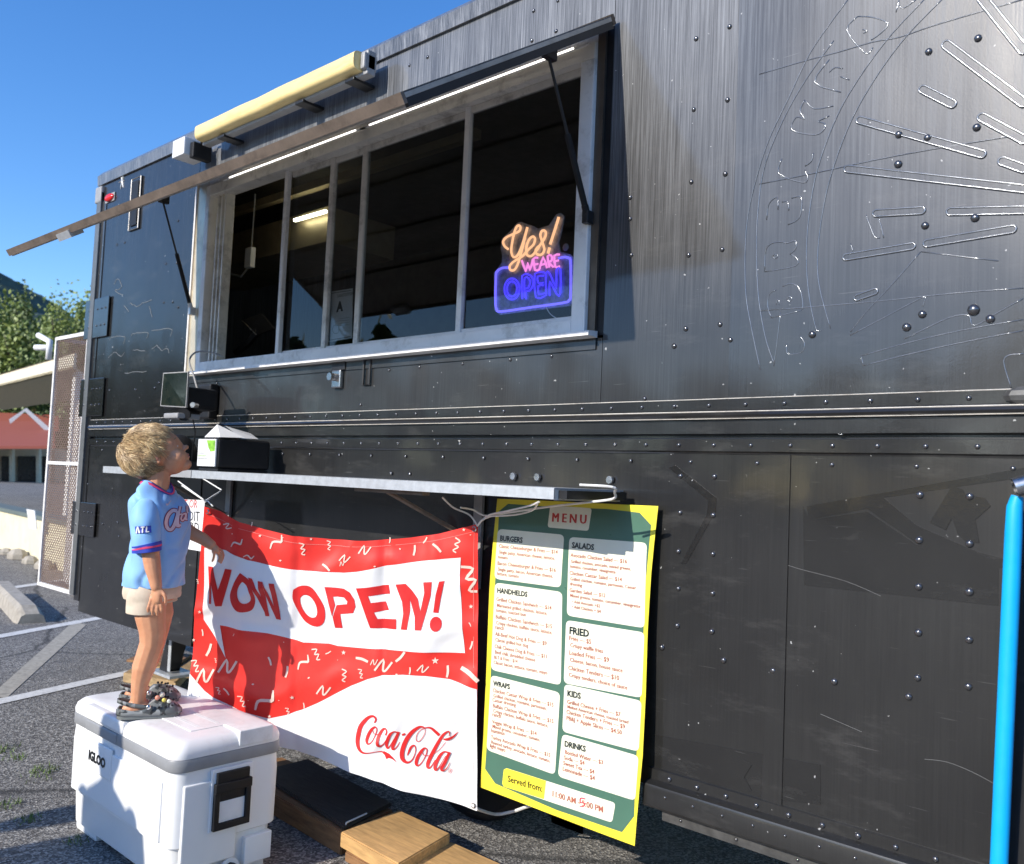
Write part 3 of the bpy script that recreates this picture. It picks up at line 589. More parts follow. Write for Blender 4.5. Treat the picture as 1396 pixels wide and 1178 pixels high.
# flap
HN = Vector((0, -.02, 2.745)); FT = Vector((0, -.868, 2.185)); fd = (FT-HN).normalized(); fn = Vector((0, fd.z, -fd.y)); fn = fn if fn.z > 0 else -fn
FX0, FX1 = -4.27, -1.615
def fpt(x, s, h): return Vector((x, HN.y, HN.z))+fd*s+fn*h
FL = (FT-HN).length
def fslab(x0, x1, s0, s1, h0, h1):
    return MB().add([fpt(x, s, h) for x in (x0, x1) for s in (s0, s1) for h in (h0, h1)], [(0, 1, 3, 2), (4, 6, 7, 5), (0, 4, 5, 1), (2, 3, 7, 6), (0, 2, 6, 4), (1, 5, 7, 3)])
flap = fslab(FX0, FX1, 0.02, FL-.012, .0, .012).build('flap', MT['under'], truck)
fslab(FX0, FX1, 0.02, FL-.012, .0125, .016).build('flap_skin', MT['wall'], flap)
fslab(FX0, FX1, FL-.012, FL, -.013, .016).build('flap_lip', MT['tan'], flap)
fslab(FX0, FX0+.012, .02, FL-.012, -.018, -.0005).build('flap_edge', MT['alu'], flap)
fslab(FX1-.012, FX1, .02, FL-.012, -.022, -.0005).build('flap_edge', MT['blackm'], flap)
for s in (.25, .5, .72): fslab(FX0+.02, FX1-.02, s, s+.03, -.018, -.0005).build('flap_rib', MT['under'], flap)
fslab(FX0, FX1, .0, .018, -.012, .02).build('hinge', MT['bronze'], truck)
# clamp on the lip
cl_ = fslab(-3.72, -3.60, FL-.05, FL+.006, -.03, .0); cl_.v = [v for v in cl_.v]; cl_.build('lip_clamp', MT['galv'], flap)
# struts
for x, z0, y1, z1 in ((-4.20, 2.075, -.215, 2.585), (-1.69, 2.13, -.25, 2.56)):
    a = Vector((x, -.03, z0)); b = Vector((x, y1, z1)); m = a+(b-a)*.52
    st = MB().cyl(a, m, .010, 12).build('gas_strut', MT['black'], truck, smooth=False); shade_auto(st)
    shade_auto(MB().cyl(m, b, .0048, 10).build('strut_rod', MT['blackm'], st))
    MB().bbox(b+Vector((-.012, -.02, -.01)), b+Vector((.012, .03, .03)), .004).build('strut_bracket', MT['blackm'], st)
    MB().bbox(a+Vector((-.012, -.012, -.03)), a+Vector((.012, .02, .012)), .004).build('strut_bracket', MT['galv'] if x < -3 else MT['blackm'], st)
    shade_auto(MB().cyl(a, a+(b-a)*.06, .0115, 12).build('strut_sleeve', MT['galv'] if x < -3 else MT['black'], st))
# light bar
lb = MB()
ring = []
for k in range(13):
    an = math.radians(-95+k*190/12); ca, sa = math.cos(an), math.sin(an); ring.append((-.10-.045*math.copysign(abs(ca)**.6, ca), 2.925+.039*math.copysign(abs(sa)**.55, sa)))
y1 = -.075
lbx0, lbx1 = -4.06, -2.80
lb.loft([[Vector((x, y, z)) for y, z in ring] for x in [lbx0+(lbx1-lbx0)*i/16 for i in range(17)]])
for v in lb.v: v.z += noise.noise(Vector((v.x*5, 1, 3)))*.004; v.y += noise.noise(Vector((v.x*6, 5, 3)))*.003
light = lb.build('light_bar', MT['lightcap'], truck); shade_auto(light, 50)
MB().bbox((lbx0-.005, -.098, 2.872), (lbx1+.03, -.055, 2.972), .006).build('light_base', MT['grey'], light)
MB().bbox((lbx1+.003, -.115, 2.89), (lbx1+.03, -.05, 2.958), .008).build('light_end_cap', MT['grey'], light)
for x in (-3.9, -3.25, -2.9): MB().bbox((x, -.11, 2.862), (x+.06, .0, 2.876), .003).build('light_bracket', MT['blackm'], light)
jb = MB().bbox((-4.27, -.15, 2.835), (-4.15, -.03, 2.925), .006).build('junction_box', MT['white'], truck)
MB().bbox((-4.148, -.12, 2.82), (-4.11, -.02, 2.9), .006).build('junction_fitting', MT['black'], jb)
MB().tube([(-4.13, -.07, 2.89), (-4.1, -.08, 2.94), (-4.07, -.07, 2.935)], .006, 6).build('junction_cable', MT['black'], jb)
a = onY(151, 270, 0); 
rl = MB().ell(Vector((a.x, -.008, a.z)), Vector((.06, 0, 0)), Vector((0, .016, 0)), Vector((0, 0, .024)), 14, 8).build('marker_light', MT['red'], truck, smooth=True)
MB().bbox((a.x-.062, -.006, a.z-.026), (a.x+.062, -.001, a.z+.026), .002).build('marker_base', MT['grey'], rl)
a = onY(186, 278, 0); vent = MB().bbox((a.x-.06, -.008, a.z-.155), (a.x+.06, -.001, a.z+.155), .004).build('side_vent', MT['wall_left'], truck)
MB().tube([Vector((a.x+sx*.058, -.009, a.z+sz*.15)) for sx, sz in ((-1, -1), (1, -1), (1, 1), (-1, 1))], .004, 6, closed=True).build('vent_rim', MT['alu'], vent)
MB().bbox((a.x-.045, -.016, a.z-.13), (a.x+.045, -.0125, a.z+.13), .001).build('vent_slot', MT['black'], vent)
a = onY(167, 247, 0); mb = MB(); [mb.tube([Vector((a.x, -.002, a.z)), Vector((a.x+math.cos(k*1.05)*.045*(.6+.4*(k % 2)), -.003, a.z+math.sin(k*1.05)*.05))], [.006, .002], 4) for k in range(6)]; mb.build('sealant_patch', MT['galv'], truck)
# hinge plates at the corner
for (x0, y0, x1, y1_) in ((116, 411, 146, 458), (109, 518, 139, 567), (98, 683, 128, 733)):
    p = onY(x0+2, y0, -.01); q = onY(x1, y1_, -.01)
    hp = MB().bbox((p.x, -.014, q.z), (q.x, -.005, p.z), .003).build('hinge_plate', MT['ghost'], truck)
    for fx in (.22, .55, .72, .88):
        for fz in (.3, .72):
            rr_ = .011 if fx < .3 else .006; c = Vector((p.x+(q.x-p.x)*fx, -.014, q.z+(p.z-q.z)*fz)); MB().ell(c, Vector((rr_, 0, 0)), Vector((0, .006, 0)), Vector((0, 0, rr_)), 8, 6).build('bolt', MT['rivet'], hp, smooth=True)
# latch
a = onY(463, 515, 0); la = MB().bbox((a.x-.03, -.02, a.z-.045), (a.x+.03, -.002, a.z+.03), .006).build('latch', MT['chrome'], truck)
MB().cyl(a+Vector((-.005, -.02, 0)), a+Vector((-.005, -.05, 0)), .016, 12).build('latch_knob', MT['chrome'], la)
MB().bbox((a.x-.045, -.012, a.z+.03), (a.x+.045, -.004, a.z+.085), .003).build('latch_hasp', MT['blackm'], la)
a = onY(502, 508, 0); mb = MB(); mb.tube([a+Vector((-.02, -.008, .05)), a+Vector((.02, -.008, .05)), a+Vector((.02, -.008, -.05)), a+Vector((-.02, -.008, -.05))], .005, 6, closed=True); mb.build('hasp_loop', MT['blackm'], truck)
# shelf
SX0, SX1, SY, SZ = -4.39, -1.53, -.335, 1.262
sh = MB().box((SX0, SY+.004, SZ-.004), (SX1, -.004, SZ)).build('shelf', MT['galv'], truck)
def lip_piece(x0, x1, name, m, y0=SY, h=.032): return MB().box((x0, y0, SZ-h), (x1, y0+.003, SZ-.0005)).build(name, m, sh)
lip_piece(SX0, -3.70, 'shelf_lip', MT['galv']); lip_piece(-3.698, -3.52, 'shelf_joint', MT['grey'], SY-.002); lip_piece(-3.518, SX1, 'shelf_lip', MT['galv'])
MB().box((SX1-.003, SY+.005, SZ-.034), (SX1, -.02, SZ-.0045)).build('shelf_end', MT['alu'], sh)
MB().box((SX1+.001, SY+.02, SZ-.030), (SX1+.03, -.03, SZ-.006)).build('shelf_end_bracket', MT['blackm'], sh)
MB().box((SX0+.02, -.30, SZ-.03), (SX1-.02, -.27, SZ-.0045)).build('shelf_rib', MT['tan'], sh)
for x in (-3.77, -2.13):
    MB().box((x-.02, -.012, .9), (x+.02, .0, SZ-.04)).build('shelf_post', MT['grey'], sh)
    MB().tube([(x-.18, -.27, SZ-.04), (x, -.02, SZ-.2)], .009, 6).build('shelf_brace', MT['tan'], sh)
MB().box((-3.95, -.2, SZ-.03), (-3.5, -.18, SZ-.006)).build('fold_arm', MT['tan'], sh); MB().box((-2.45, -.3, SZ-.045), (-2.1, -.27, SZ-.034)).build('fold_arm', MT['tan'], sh)
for px in (701, 734, 833): a = onY(px, 662, 0); MB().cyl(Vector((a.x, -.002, SZ+.03)), Vector((a.x, -.012, SZ+.03)), .012, 8).build('shelf_bolt', MT['bolt'], sh)
# interior
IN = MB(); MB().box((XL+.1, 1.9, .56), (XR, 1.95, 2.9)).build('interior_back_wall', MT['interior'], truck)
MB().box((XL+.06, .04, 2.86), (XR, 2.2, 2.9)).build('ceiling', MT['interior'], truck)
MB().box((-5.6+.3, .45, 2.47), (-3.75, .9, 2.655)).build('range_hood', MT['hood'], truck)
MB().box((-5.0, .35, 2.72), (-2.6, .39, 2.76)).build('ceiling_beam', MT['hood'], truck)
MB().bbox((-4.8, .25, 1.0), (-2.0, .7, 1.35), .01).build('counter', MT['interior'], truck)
a = onY(400, 300, .4); b = onY(438, 291, .4); 
il = MB().box((a.x, .4, a.z-.007), (b.x+.03, .415, a.z+.007)).build('interior_lamp', emis('lit_interior_lamp', (1, .95, .7), 12.), truck)
a = onY(342, 352, .3); ob_ = MB().bbox((a.x-.03, .28, a.z-.055), (a.x+.03, .31, a.z+.055), .004).build('outlet_box', MT['white'], truck)
MB().tube([a+Vector((0, 0, .05)), a+Vector((.005, 0, .35))], .004, 5).build('outlet_cable', MT['cable'], ob_)
MB().tube([a+Vector((-.02, 0, -.05)), a+Vector((-.09, 0, -.09)), a+Vector((-.2, 0, -.06)), a+Vector((-.3, 0, .04))], .006, 5).build('outlet_cable', MT['cable'], ob_)
# wheels behind the banner
for cx in (-2.35, -3.25):
    w = MB(); c = Vector((cx, .32, .34)); w.loft([[c+Vector((math.cos(2*math.pi*k/28)*r, y, math.sin(2*math.pi*k/28)*r)) for k in range(28)] for r, y in ((.18, -.1), (.31, -.1), (.34, -.07), (.34, .07), (.31, .1), (.18, .1))]); wo_ = w.build('wheel', MT['black'], truck); shade_auto(wo_)
    MB().cyl(c+Vector((0, -.07, 0)), c+Vector((0, .05, 0)), .175, 20).build('rim', MT['grey'], wo_)
MB().box((XL+.1, .5, .36), (XR, .62, .5)).build('chassis_beam', MT['blackm'], truck)
# jack at left rear of skirt
jk = onY(250, 885, .25); jk = Vector((jk.x, .25, 0))
jo = MB().add([jk+Vector(v) for v in ((-.18, -.04, .14), (-.10, -.04, .14), (.0, -.04, .42), (-.08, -.04, .42), (-.18, .04, .14), (-.10, .04, .14), (.0, .04, .42), (-.08, .04, .42))], [(0, 1, 2, 3), (7, 6, 5, 4), (0, 4, 5, 1), (1, 5, 6, 2), (2, 6, 7, 3), (3, 7, 4, 0)]).build('stabiliser_leg', MT['blackm'], truck)
MB().box(jk+Vector((-.08, -.045, .15)), jk+Vector((-.05, -.041, .4))).build('leg_stripe', MT['galv'], jo); MB().bbox(jk+Vector((-.22, -.08, .125)), jk+Vector((.02, .08, .14)), .003).build('leg_foot', MT['galv'], jo)
# wire cage with tank on the nose
cg = thing('gas_bottle_cage', 'silver framed brown mesh cage on the nose of the food truck', 'cage', (-5.85, .25, .45))
X0, X1, Z0, Z1, Y0, Y1 = -6.08, -5.56, .475, 2.085, .02, .45
for a, b in (((X0, Y0, Z0), (X0+.022, Y0+.022, Z1)), ((X1-.022, Y0, Z0), (X1, Y0+.022, Z1)), ((X0, Y1-.022, Z0), (X0+.022, Y1, Z1)), ((X0+.022, Y0, Z1-.022), (X1-.022, Y0+.022, Z1)), ((X0+.022, Y0, Z0), (X1-.022, Y0+.022, Z0+.022)), ((X0, Y0+.022, Z1-.022), (X0+.022, Y1-.022, Z1)), ((X0+.022, Y0+.002, 1.255), (X1-.022, Y0+.018, 1.275))): MB().box(a, b).build('frame_bar', MT['aluw'], cg)
mb = MB(); rs = .0027; st_ = .030; Hh = Z1-Z0-.044; Ww = X1-X0-.044; n_ = int((Ww+Hh)/st_)
for i in range(1, n_):
    c = i*st_
    for sgn in (0, 1):
        xa = max(0, c-Hh); za = c-xa; xb = min(Ww, c); zb = c-xb
        p = Vector((X0+.022+(xa if not sgn else Ww-xa), Y0+.010, Z0+.022+za)); q = Vector((X0+.022+(xb if not sgn else Ww-xb), Y0+.011, Z0+.022+zb))
        if (p-q).length > .01: mb.tube([p, q], rs, 3, cap=False)
kind(mb.build('expanded_mesh', pm('brown_mesh', (.19, .13, .10), .6, .2), cg), 'stuff')
MB().box((X0, Y1-.01, Z0), (X1, Y1, Z1)).build('back_sheet', pm('brown_sheet', (.13, .09, .07), .7), cg); MB().box((X0+.02, Y0+.03, Z0), (X1, Y1-.02, Z0+.02)).build('cage_floor', MT['tan'], cg)
tank = MB(); c = Vector((-5.72, .21, 0)); tank.loft([[c+Vector((math.cos(2*math.pi*k/20)*r, math.sin(2*math.pi*k/20)*r, z)) for k in range(20)] for r, z in ((.05, .5), (.15, .52), (.165, .58), (.165, 1.58), (.15, 1.66), (.11, 1.715), (.04, 1.73))])
tag(shade_auto(tank.build('gas_bottle', MT['white'], origin=c+Vector((0, 0, .5))), 60), 'tall white gas bottle standing inside the mesh cage', 'gas bottle')
a = onY(66, 470, .02)
pf = MB(); pf.tube([a+Vector((.02, 0, -.1)), a+Vector((.02, 0, .02)), a+Vector((-.13, -.02, .07))], .02, 8); pf.tube([a+Vector((.0, 0, -.02)), a+Vector((-.16, -.02, -.01))], .02, 8)
pf.build('pipe_fitting', MT['white'], cg, smooth=True)

# ================================================================== surface patches for banner and menu
class Surf:
    def __init__(s, TL, TR, BR, BL, fold=None): s.c = [Vector(p) for p in (TL, TR, BR, BL)]; s.fold = fold; s.n = ((s.c[1]-s.c[0]).cross(s.c[0]-s.c[3])).normalized(); s.n = s.n if s.n.y < 0 else -s.n
    def base(s, u, v): a, b, c, d = s.c; return a*(1-u)*(1-v)+b*u*(1-v)+c*u*v+d*(1-u)*v
    def P(s, u, v, off=0):
        p = s.base(u, v); return p+s.n*(off+(s.fold(u, v) if s.fold else 0))
    def inv(s, px, py):
        u = v = .5
        for _ in range(12):
            x, y = proj(s.base(u, v)); x1, y1 = proj(s.base(u+1e-3, v)); x2, y2 = proj(s.base(u, v+1e-3))
            a, b, c, d = (x1-x)*1e3, (x2-x)*1e3, (y1-y)*1e3, (y2-y)*1e3; det = a*d-b*c; ex, ey = px-x, py-y
            u += (d*ex-b*ey)/det; v += (-c*ex+a*ey)/det
        return u, v
def sheet(surf, polys, off, mat, name, parent, maxe=.025, holes=None, tri=None):
    """polys: list of outlines in (u,v); or tri=(verts2d, faces)"""
    bm = bmesh.new(); sx = (surf.c[1]-surf.c[0]).length; sy = (surf.c[3]-surf.c[0]).length
    if tri:
        vs = [bm.verts.new((x*sx, y*sy, 0)) for x, y in tri[0]]
        for f in tri[1]:
            try: bm.faces.new([vs[i] for i in f])
            except ValueError: pass
    for k, pl in enumerate(polys or []):
        vs = [bm.verts.new((x*sx, y*sy, k*1e-4)) for x, y in pl]; bm.faces.new(vs)
    bm.normal_update(); bmesh.ops.triangulate(bm, faces=bm.faces[:])
    for _ in range(9):
        le = [e for e in bm.edges if e.calc_length() > maxe]
        if not le: break
        bmesh.ops.subdivide_edges(bm, edges=le, cuts=1, use_grid_fill=False); bmesh.ops.triangulate(bm, faces=[f for f in bm.faces if len(f.verts) > 3])
    bm.verts.index_update(); V = [surf.P(v.co.x/sx, v.co.y/sy, off+v.co.z) for v in bm.verts]; Fs = []
    for f in bm.faces:
        ids = [v.index for v in f.verts]; nn_ = (V[ids[1]]-V[ids[0]]).cross(V[ids[2]]-V[ids[0]])
        Fs.append(tuple(ids if nn_.dot(surf.n) > 0 else ids[::-1]))
    bm.free(); return raw(name, V, Fs, mat, parent, smooth=True)
def uvp(surf, l, Z=(1, 0, 0)): return [surf.inv(Z[1]+x/Z[0], Z[2]+y/Z[0]) for x, y in l]
def ribbon(pts):
    """pts (x,y,w) in pixel coordinates -> outline"""
    Lf = []; Rt = []; n = len(pts)
    for i, (x, y, w) in enumerate(pts):
        a = pts[max(i-1, 0)]; b = pts[min(i+1, n-1)]; dx, dy = b[0]-a[0], b[1]-a[1]; l = math.hypot(dx, dy) or 1; nx, ny = -dy/l*w/2, dx/l*w/2
        Lf.append((x+nx, y+ny)); Rt.append((x-nx, y-ny))
    return Lf, Rt
def strokes(surf, sts, Z, off, mat, name, parent, k=4):
    V2 = []; F2 = []
    parts = []
    vs3 = []; fs3 = []
    for j, st in enumerate(sts):
        s = smooth(st, k) if len(st) > 2 else st
        Lf, Rt = ribbon(s); b = len(vs3); o_ = off+j*.00012
        for (l, r) in zip(Lf, Rt):
            u, v = surf.inv(Z[1]+l[0]/Z[0], Z[2]+l[1]/Z[0]); vs3.append(surf.P(u, v, o_)); u, v = surf.inv(Z[1]+r[0]/Z[0], Z[2]+r[1]/Z[0]); vs3.append(surf.P(u, v, o_))
        for i in range(len(s)-1): fs3.append((b+2*i, b+2*i+1, b+2*i+3, b+2*i+2))
    return raw(name, vs3, fs3, mat, parent)
_tc = {}
def text2d(s, bold=0., shear=0., res=2):
    cu = bpy.data.curves.new('t', 'FONT'); cu.body = s; cu.size = 1; cu.offset = bold; cu.shear = shear; cu.resolution_u = res; cu.fill_mode = 'FRONT'
    ob = link(bpy.data.objects.new('t', cu)); dg = bpy.context.evaluated_depsgraph_get(); dg.update(); me = bpy.data.meshes.new_from_object(ob.evaluated_get(dg))
    vs = [(v.co.x, v.co.y) for v in me.vertices]; fs = [tuple(p.vertices) for p in me.polygons]
    bpy.data.objects.remove(ob); bpy.data.curves.remove(cu); bpy.data.meshes.remove(me); return vs, fs
def text_on(surf, s, pL, pR, off, mat, name, parent, bold=0., ky=1., shear=0., hpx=None):
    vs, fs = text2d(s, bold, shear); x0 = min(v[0] for v in vs); x1 = max(v[0] for v in vs)
    uL, vL = surf.inv(*pL); uR, vR = surf.inv(*pR); A = surf.base(uL, vL); B = surf.base(uR, vR); d = B-A; Lm = d.length; d.normalize(); up = surf.n.cross(d)
    up = up if up.z > 0 else -up; sc = Lm/(x1-x0); syy = sc*ky
    if hpx: q = surf.base(*surf.inv(pL[0], pL[1]-hpx)); syy = (q-A).length/.70
    sx = (surf.c[1]-surf.c[0]); sxl = sx.length; sy = (surf.c[3]-surf.c[0]); out = []
    for x, y in vs:
        P3 = A+d*((x-x0)*sc)+up*(y*syy); out.append(P3)
    # back to (u,v) of the patch so folds apply
    V = []
    for P3 in out:
        px, py = proj(P3); u, v = surf.inv(px, py); V.append(surf.P(u, v, off))
    Fs = []
    for f in fs:
        nn_ = (V[f[1]]-V[f[0]]).cross(V[f[2]]-V[f[0]]); Fs.append(f if nn_.dot(surf.n) > 0 else f[::-1])
    return raw(name, V, Fs, mat, parent)

# ================================================================== BANNER
def bfold(u, v):
    f = .013*math.sin(u*9+1.5*v)*(.3+.7*v)+.006*math.sin(u*21+v*7)*(1-v*.4)
    f += .012*math.exp(-((u-.12-v*.16)/.045)**2)*math.exp(-v*2.2)            # diagonal fold from the tied corner
    f -= .009*math.exp(-((u-.06-v*.10)/.03)**2)*math.exp(-v*1.2)
    f += .007*math.exp(-((v-.10-(1-u)*.22)/.05)**2)*math.exp(-(1-u)*3)
    f += .009*noise.noise(Vector((u*6, v*5, 1)))+.012*math.exp(-(noise.noise(Vector((u*5+v*2, v*4-u, 7)))*5)**2)*.7
    for c, w in ((.36, .018), (.67, .018)): f -= .006*math.exp(-((u-c-.03*v)/w)**2)
    f -= .003*math.exp(-((v-.5)/.025)**2)
    f += .0014*noise.noise(Vector((u*14, v*11, 6)))
    return f
bs = Surf(onY(280, 690, -.60), onY(653, 713, -.075), onY(650, 1105, -.055), onY(255, 976, -.56), bfold)
ban = thing('vinyl_banner', 'red and white vinyl banner reading NOW OPEN! tied below the shelf', 'banner', (bs.P(.5, 1).x, bs.P(.5, 1).y, bs.P(.5, 1).z))
outl = [(280, 690), (300, 697), (330, 711), (360, 721), (400, 730), (450, 736), (500, 737), (560, 733), (600, 727), (630, 719), (653, 713), (652, 800), (651, 900), (650, 1000), (650, 1105), (600, 1089), (550, 1073), (500, 1056), (450, 1040), (372, 1014), (310, 994), (255, 976), (262, 920), (265, 860), (270, 800), (276, 740)]
sheet(bs, [uvp(bs, outl)], 0, MT['red_v'], 'banner_sheet', ban, .013)
band = [(280.5, 746), (309, 750), (339.6, 762.8), (372, 770), (406, 777), (440, 780), (470, 780.6), (489, 778.5), (527.7, 770.5), (589, 762.4), (629.7, 758.9), (627.7, 782.6), (630.6, 855), (633.4, 891), (589, 888), (524.5, 885), (460, 881.3), (448, 878), (412.6, 876.6), (365, 863), (300.6, 852), (309.5, 896), (295, 868), (279, 844)]
sheet(bs, [uvp(bs, band)], .0018, MT['white_v'], 'white_panel', ban, .013)
sw = [(262, 916), (271.5, 927), (281.5, 940), (292, 949), (330, 970), (366, 980), (389, 976), (410, 969), (432, 959), (460, 944.5), (480, 934), (503, 924.4), (522, 919.6), (550.3, 918.5), (581.8, 920.4), (613.4, 925.5), (650, 940), (650.3, 1105.8), (600, 1089.8), (550, 1073.8), (500, 1056.9), (450, 1040.8), (372, 1014.9), (310, 994.8), (255.5, 976.8)]
sheet(bs, [uvp(bs, sw)], .0018, MT['white_v'], 'white_wave', ban, .013)
z2 = (5.89, 270, 700); z3 = (6.2, 460, 710)
def letter(polys, Z, hole=None):
    u = uvp(bs, polys, Z)
    if hole:
        h = uvp(bs, hole, Z); j = min(range(len(u)), key=lambda i: (u[i][0]-h[0][0])**2+(u[i][1]-h[0][1])**2)
        u = u[j:]+u[:j]; u = u+[u[0]]+[h[0]]+h[1:][::-1]+[h[0]]
        u = [(a+(1e-5 if i > len(u)-3 else 0), b) for i, (a, b) in enumerate(u)]
    return u
def letterobj(lst, holes=None):
    bmv = []; 
    sheet(bs, lst, .0034, MT['logo_red'], 'letter', ban, .012)
def cl(pts): return smooth(pts+[pts[0]], 3)[:-1]
letterobj([letter([(92, 420), (130, 425), (170, 610), (228, 440), (285, 447), (197, 742), (152, 740), (112, 560), (121, 720), (104, 716)], z2)])
def ringletter(outer, inner, Z):
    n = 40
    def res(l):
        l = l+[l[0]]; D = [0]
        for a, b in zip(l, l[1:]): D.append(D[-1]+math.hypot(a[0]-b[0], a[1]-b[1]))
        out = []
        for k in range(n):
            s = D[-1]*k/n; i = max(j for j in range(len(D)-1) if D[j] <= s); t = (s-D[i])/((D[i+1]-D[i]) or 1); out.append((l[i][0]+(l[i+1][0]-l[i][0])*t, l[i][1]+(l[i+1][1]-l[i][1])*t))
        return out
    O = res(outer); I = res(inner)
    # align the rings by angle
    cx = sum(p[0] for p in I)/n; cy = sum(p[1] for p in I)/n; ang = lambda p: math.atan2(p[1]-cy, p[0]-cx)
    O.sort(key=ang); I.sort(key=ang)
    uv = uvp(bs, O+I, Z); sheet(bs, None, .0034, MT['logo_red'], 'letter', ban, .012, tri=(uv, [(i, (i+1) % n, n+(i+1) % n, n+i) for i in range(n)]))
ringletter(cl([(355, 470), (400, 500), (440, 540), (465, 620), (475, 700), (450, 765), (390, 785), (330, 775), (285, 720), (270, 650), (290, 580), (320, 520)]), cl([(375, 540), (410, 570), (440, 640), (440, 690), (405, 715), (365, 705), (340, 660), (335, 610), (350, 570)]), z2)
letterobj([letter(l, z2) for l in ([(420, 505), (452, 515), (500, 615), (548, 735), (545, 800)], [(498, 533), (540, 540), (575, 825), (545, 822)], [(541, 541), (612, 740), (590, 550), (632, 555), (662, 856), (625, 850), (555, 650)])])
ringletter(cl([(770, 610), (820, 580), (880, 578), (920, 600), (960, 650), (1010, 730), (1027, 800), (1015, 870), (975, 905), (920, 905), (860, 880), (815, 830), (785, 760), (762, 680)]), cl([(820, 680), (845, 655), (880, 655), (915, 680), (945, 730), (957, 790), (945, 830), (905, 838), (865, 815), (835, 770), (820, 720)]), z2)
letterobj([uvp(bs, [(442.3, 800.2), (460, 801), (469.7, 802), (477.7, 806.8), (484.2, 816.5), (486, 826), (482.6, 835), (464.8, 836.6), (467.3, 856), (456.8, 855.9), (454.2, 841), (459.3, 824.8), (460, 824.5), (473.7, 823), (474.5, 819.7), (469.7, 814), (460, 813), (454.2, 813.4), (457.5, 824.5), (453.4, 840)])])
letterobj([letter([(165, 565), (433, 540), (447, 615), (270, 630), (290, 688), (410, 680), (440, 750), (318, 768), (345, 825), (505, 825), (505, 910), (285, 900)], z3)])
letterobj([letter([(495, 535), (585, 525), (640, 580), (690, 650), (712, 755), (745, 600), (735, 512), (810, 507), (800, 620), (722, 912), (668, 912), (665, 800), (622, 655), (625, 750), (597, 912), (545, 910), (565, 780), (555, 680)], z3)])
letterobj([letter([(872, 503), (918, 497), (885, 640), (862, 770), (820, 765), (840, 620)], z3), letter([(843+50*math.cos(k*.4488), 862+63*math.sin(k*.4488)) for k in range(14)], z3)])
# logo script
zl = (9.307, 480, 960)
LG = [[(300, 218, 18), (318, 175, 24), (290, 137, 25), (240, 143, 35), (180, 190, 48), (120, 270, 56), (92, 380, 58), (88, 470, 52), (112, 540, 40), (160, 580, 26), (230, 588, 14), (330, 578, 10), (400, 582, 18)],
 [(310, 264, 20), (265, 300, 36), (225, 370, 42), (207, 440, 38), (232, 476, 20), (280, 440, 13), (322, 350, 13), (332, 295, 14), (310, 264, 14)], [(280, 310, 8), (300, 350, 9), (340, 362, 9), (385, 335, 10)],
 [(448, 365, 20), (462, 320, 22), (438, 290, 20), (400, 310, 34), (360, 380, 42), (345, 460, 38), (370, 505, 26), (420, 480, 14), (470, 400, 10)],
 [(605, 335, 18), (560, 315, 18), (510, 350, 36), (472, 430, 42), (457, 500, 36), (472, 533, 22), (510, 490, 12), (580, 370, 10)], [(615, 322, 34), (565, 440, 40), (532, 525, 36), (550, 548, 18), (590, 510, 12), (622, 455, 8)],
 [(652, 368, 26), (692, 352, 26)],
 [(935, 285, 12), (900, 267, 20), (850, 278, 36), (770, 340, 50), (700, 440, 56), (655, 560, 56), (650, 650, 52), (680, 703, 38), (725, 718, 26), (772, 690, 15), (808, 610, 10), (815, 545, 12), (795, 507, 18), (758, 532, 30), (727, 598, 22), (712, 635, 6)],
 [(935, 285, 8), (935, 350, 8), (890, 430, 9), (848, 462, 9), (824, 430, 9), (840, 360, 9), (890, 305, 8), (950, 282, 14), (1010, 290, 28), (1060, 335, 36), (1112, 384, 40)],
 [(1165, 432, 16), (1225, 430, 34), (1290, 402, 26), (1350, 342, 5)],
 [(930, 542, 20), (890, 580, 36), (840, 660, 42), (822, 730, 38), (842, 766, 20), (890, 730, 12), (940, 640, 12), (955, 572, 14), (930, 542, 16)], [(897, 600, 8), (920, 640, 9), (985, 648, 9)],
 [(1240, 388, 12), (1247, 342, 14), (1220, 330, 20), (1160, 380, 34), (1090, 490, 42), (1020, 620, 46), (970, 730, 46), (968, 788, 32), (1002, 788, 16), (1060, 700, 10)], [(1045, 622, 8), (1120, 560, 8), (1195, 468, 8)],
 [(1222, 602, 18), (1175, 592, 20), (1122, 640, 38), (1074, 730, 42), (1057, 795, 38), (1077, 820, 22), (1120, 770, 12), (1195, 645, 10)], [(1242, 600, 36), (1185, 725, 40), (1142, 805, 38), (1162, 836, 18), (1210, 800, 12), (1245, 735, 8)],
 [(1247+24*math.cos(k*.7), 845+28*math.sin(k*.7), 4) for k in range(10)], [(1240, 860, 4), (1242, 832, 4), (1255, 836, 4), (1243, 846, 4), (1256, 860, 4)]]
strokes(bs, LG, zl, .0036, MT['logo_red'], 'script_logo', ban, 6)
sheet(bs, [uvp(bs, [(370, 574), (430, 577), (490, 602), (540, 652), (588, 718), (530, 670), (480, 655), (452, 675), (430, 625), (395, 590)], zl)], .0037, MT['logo_red'], 'logo_swash', ban)
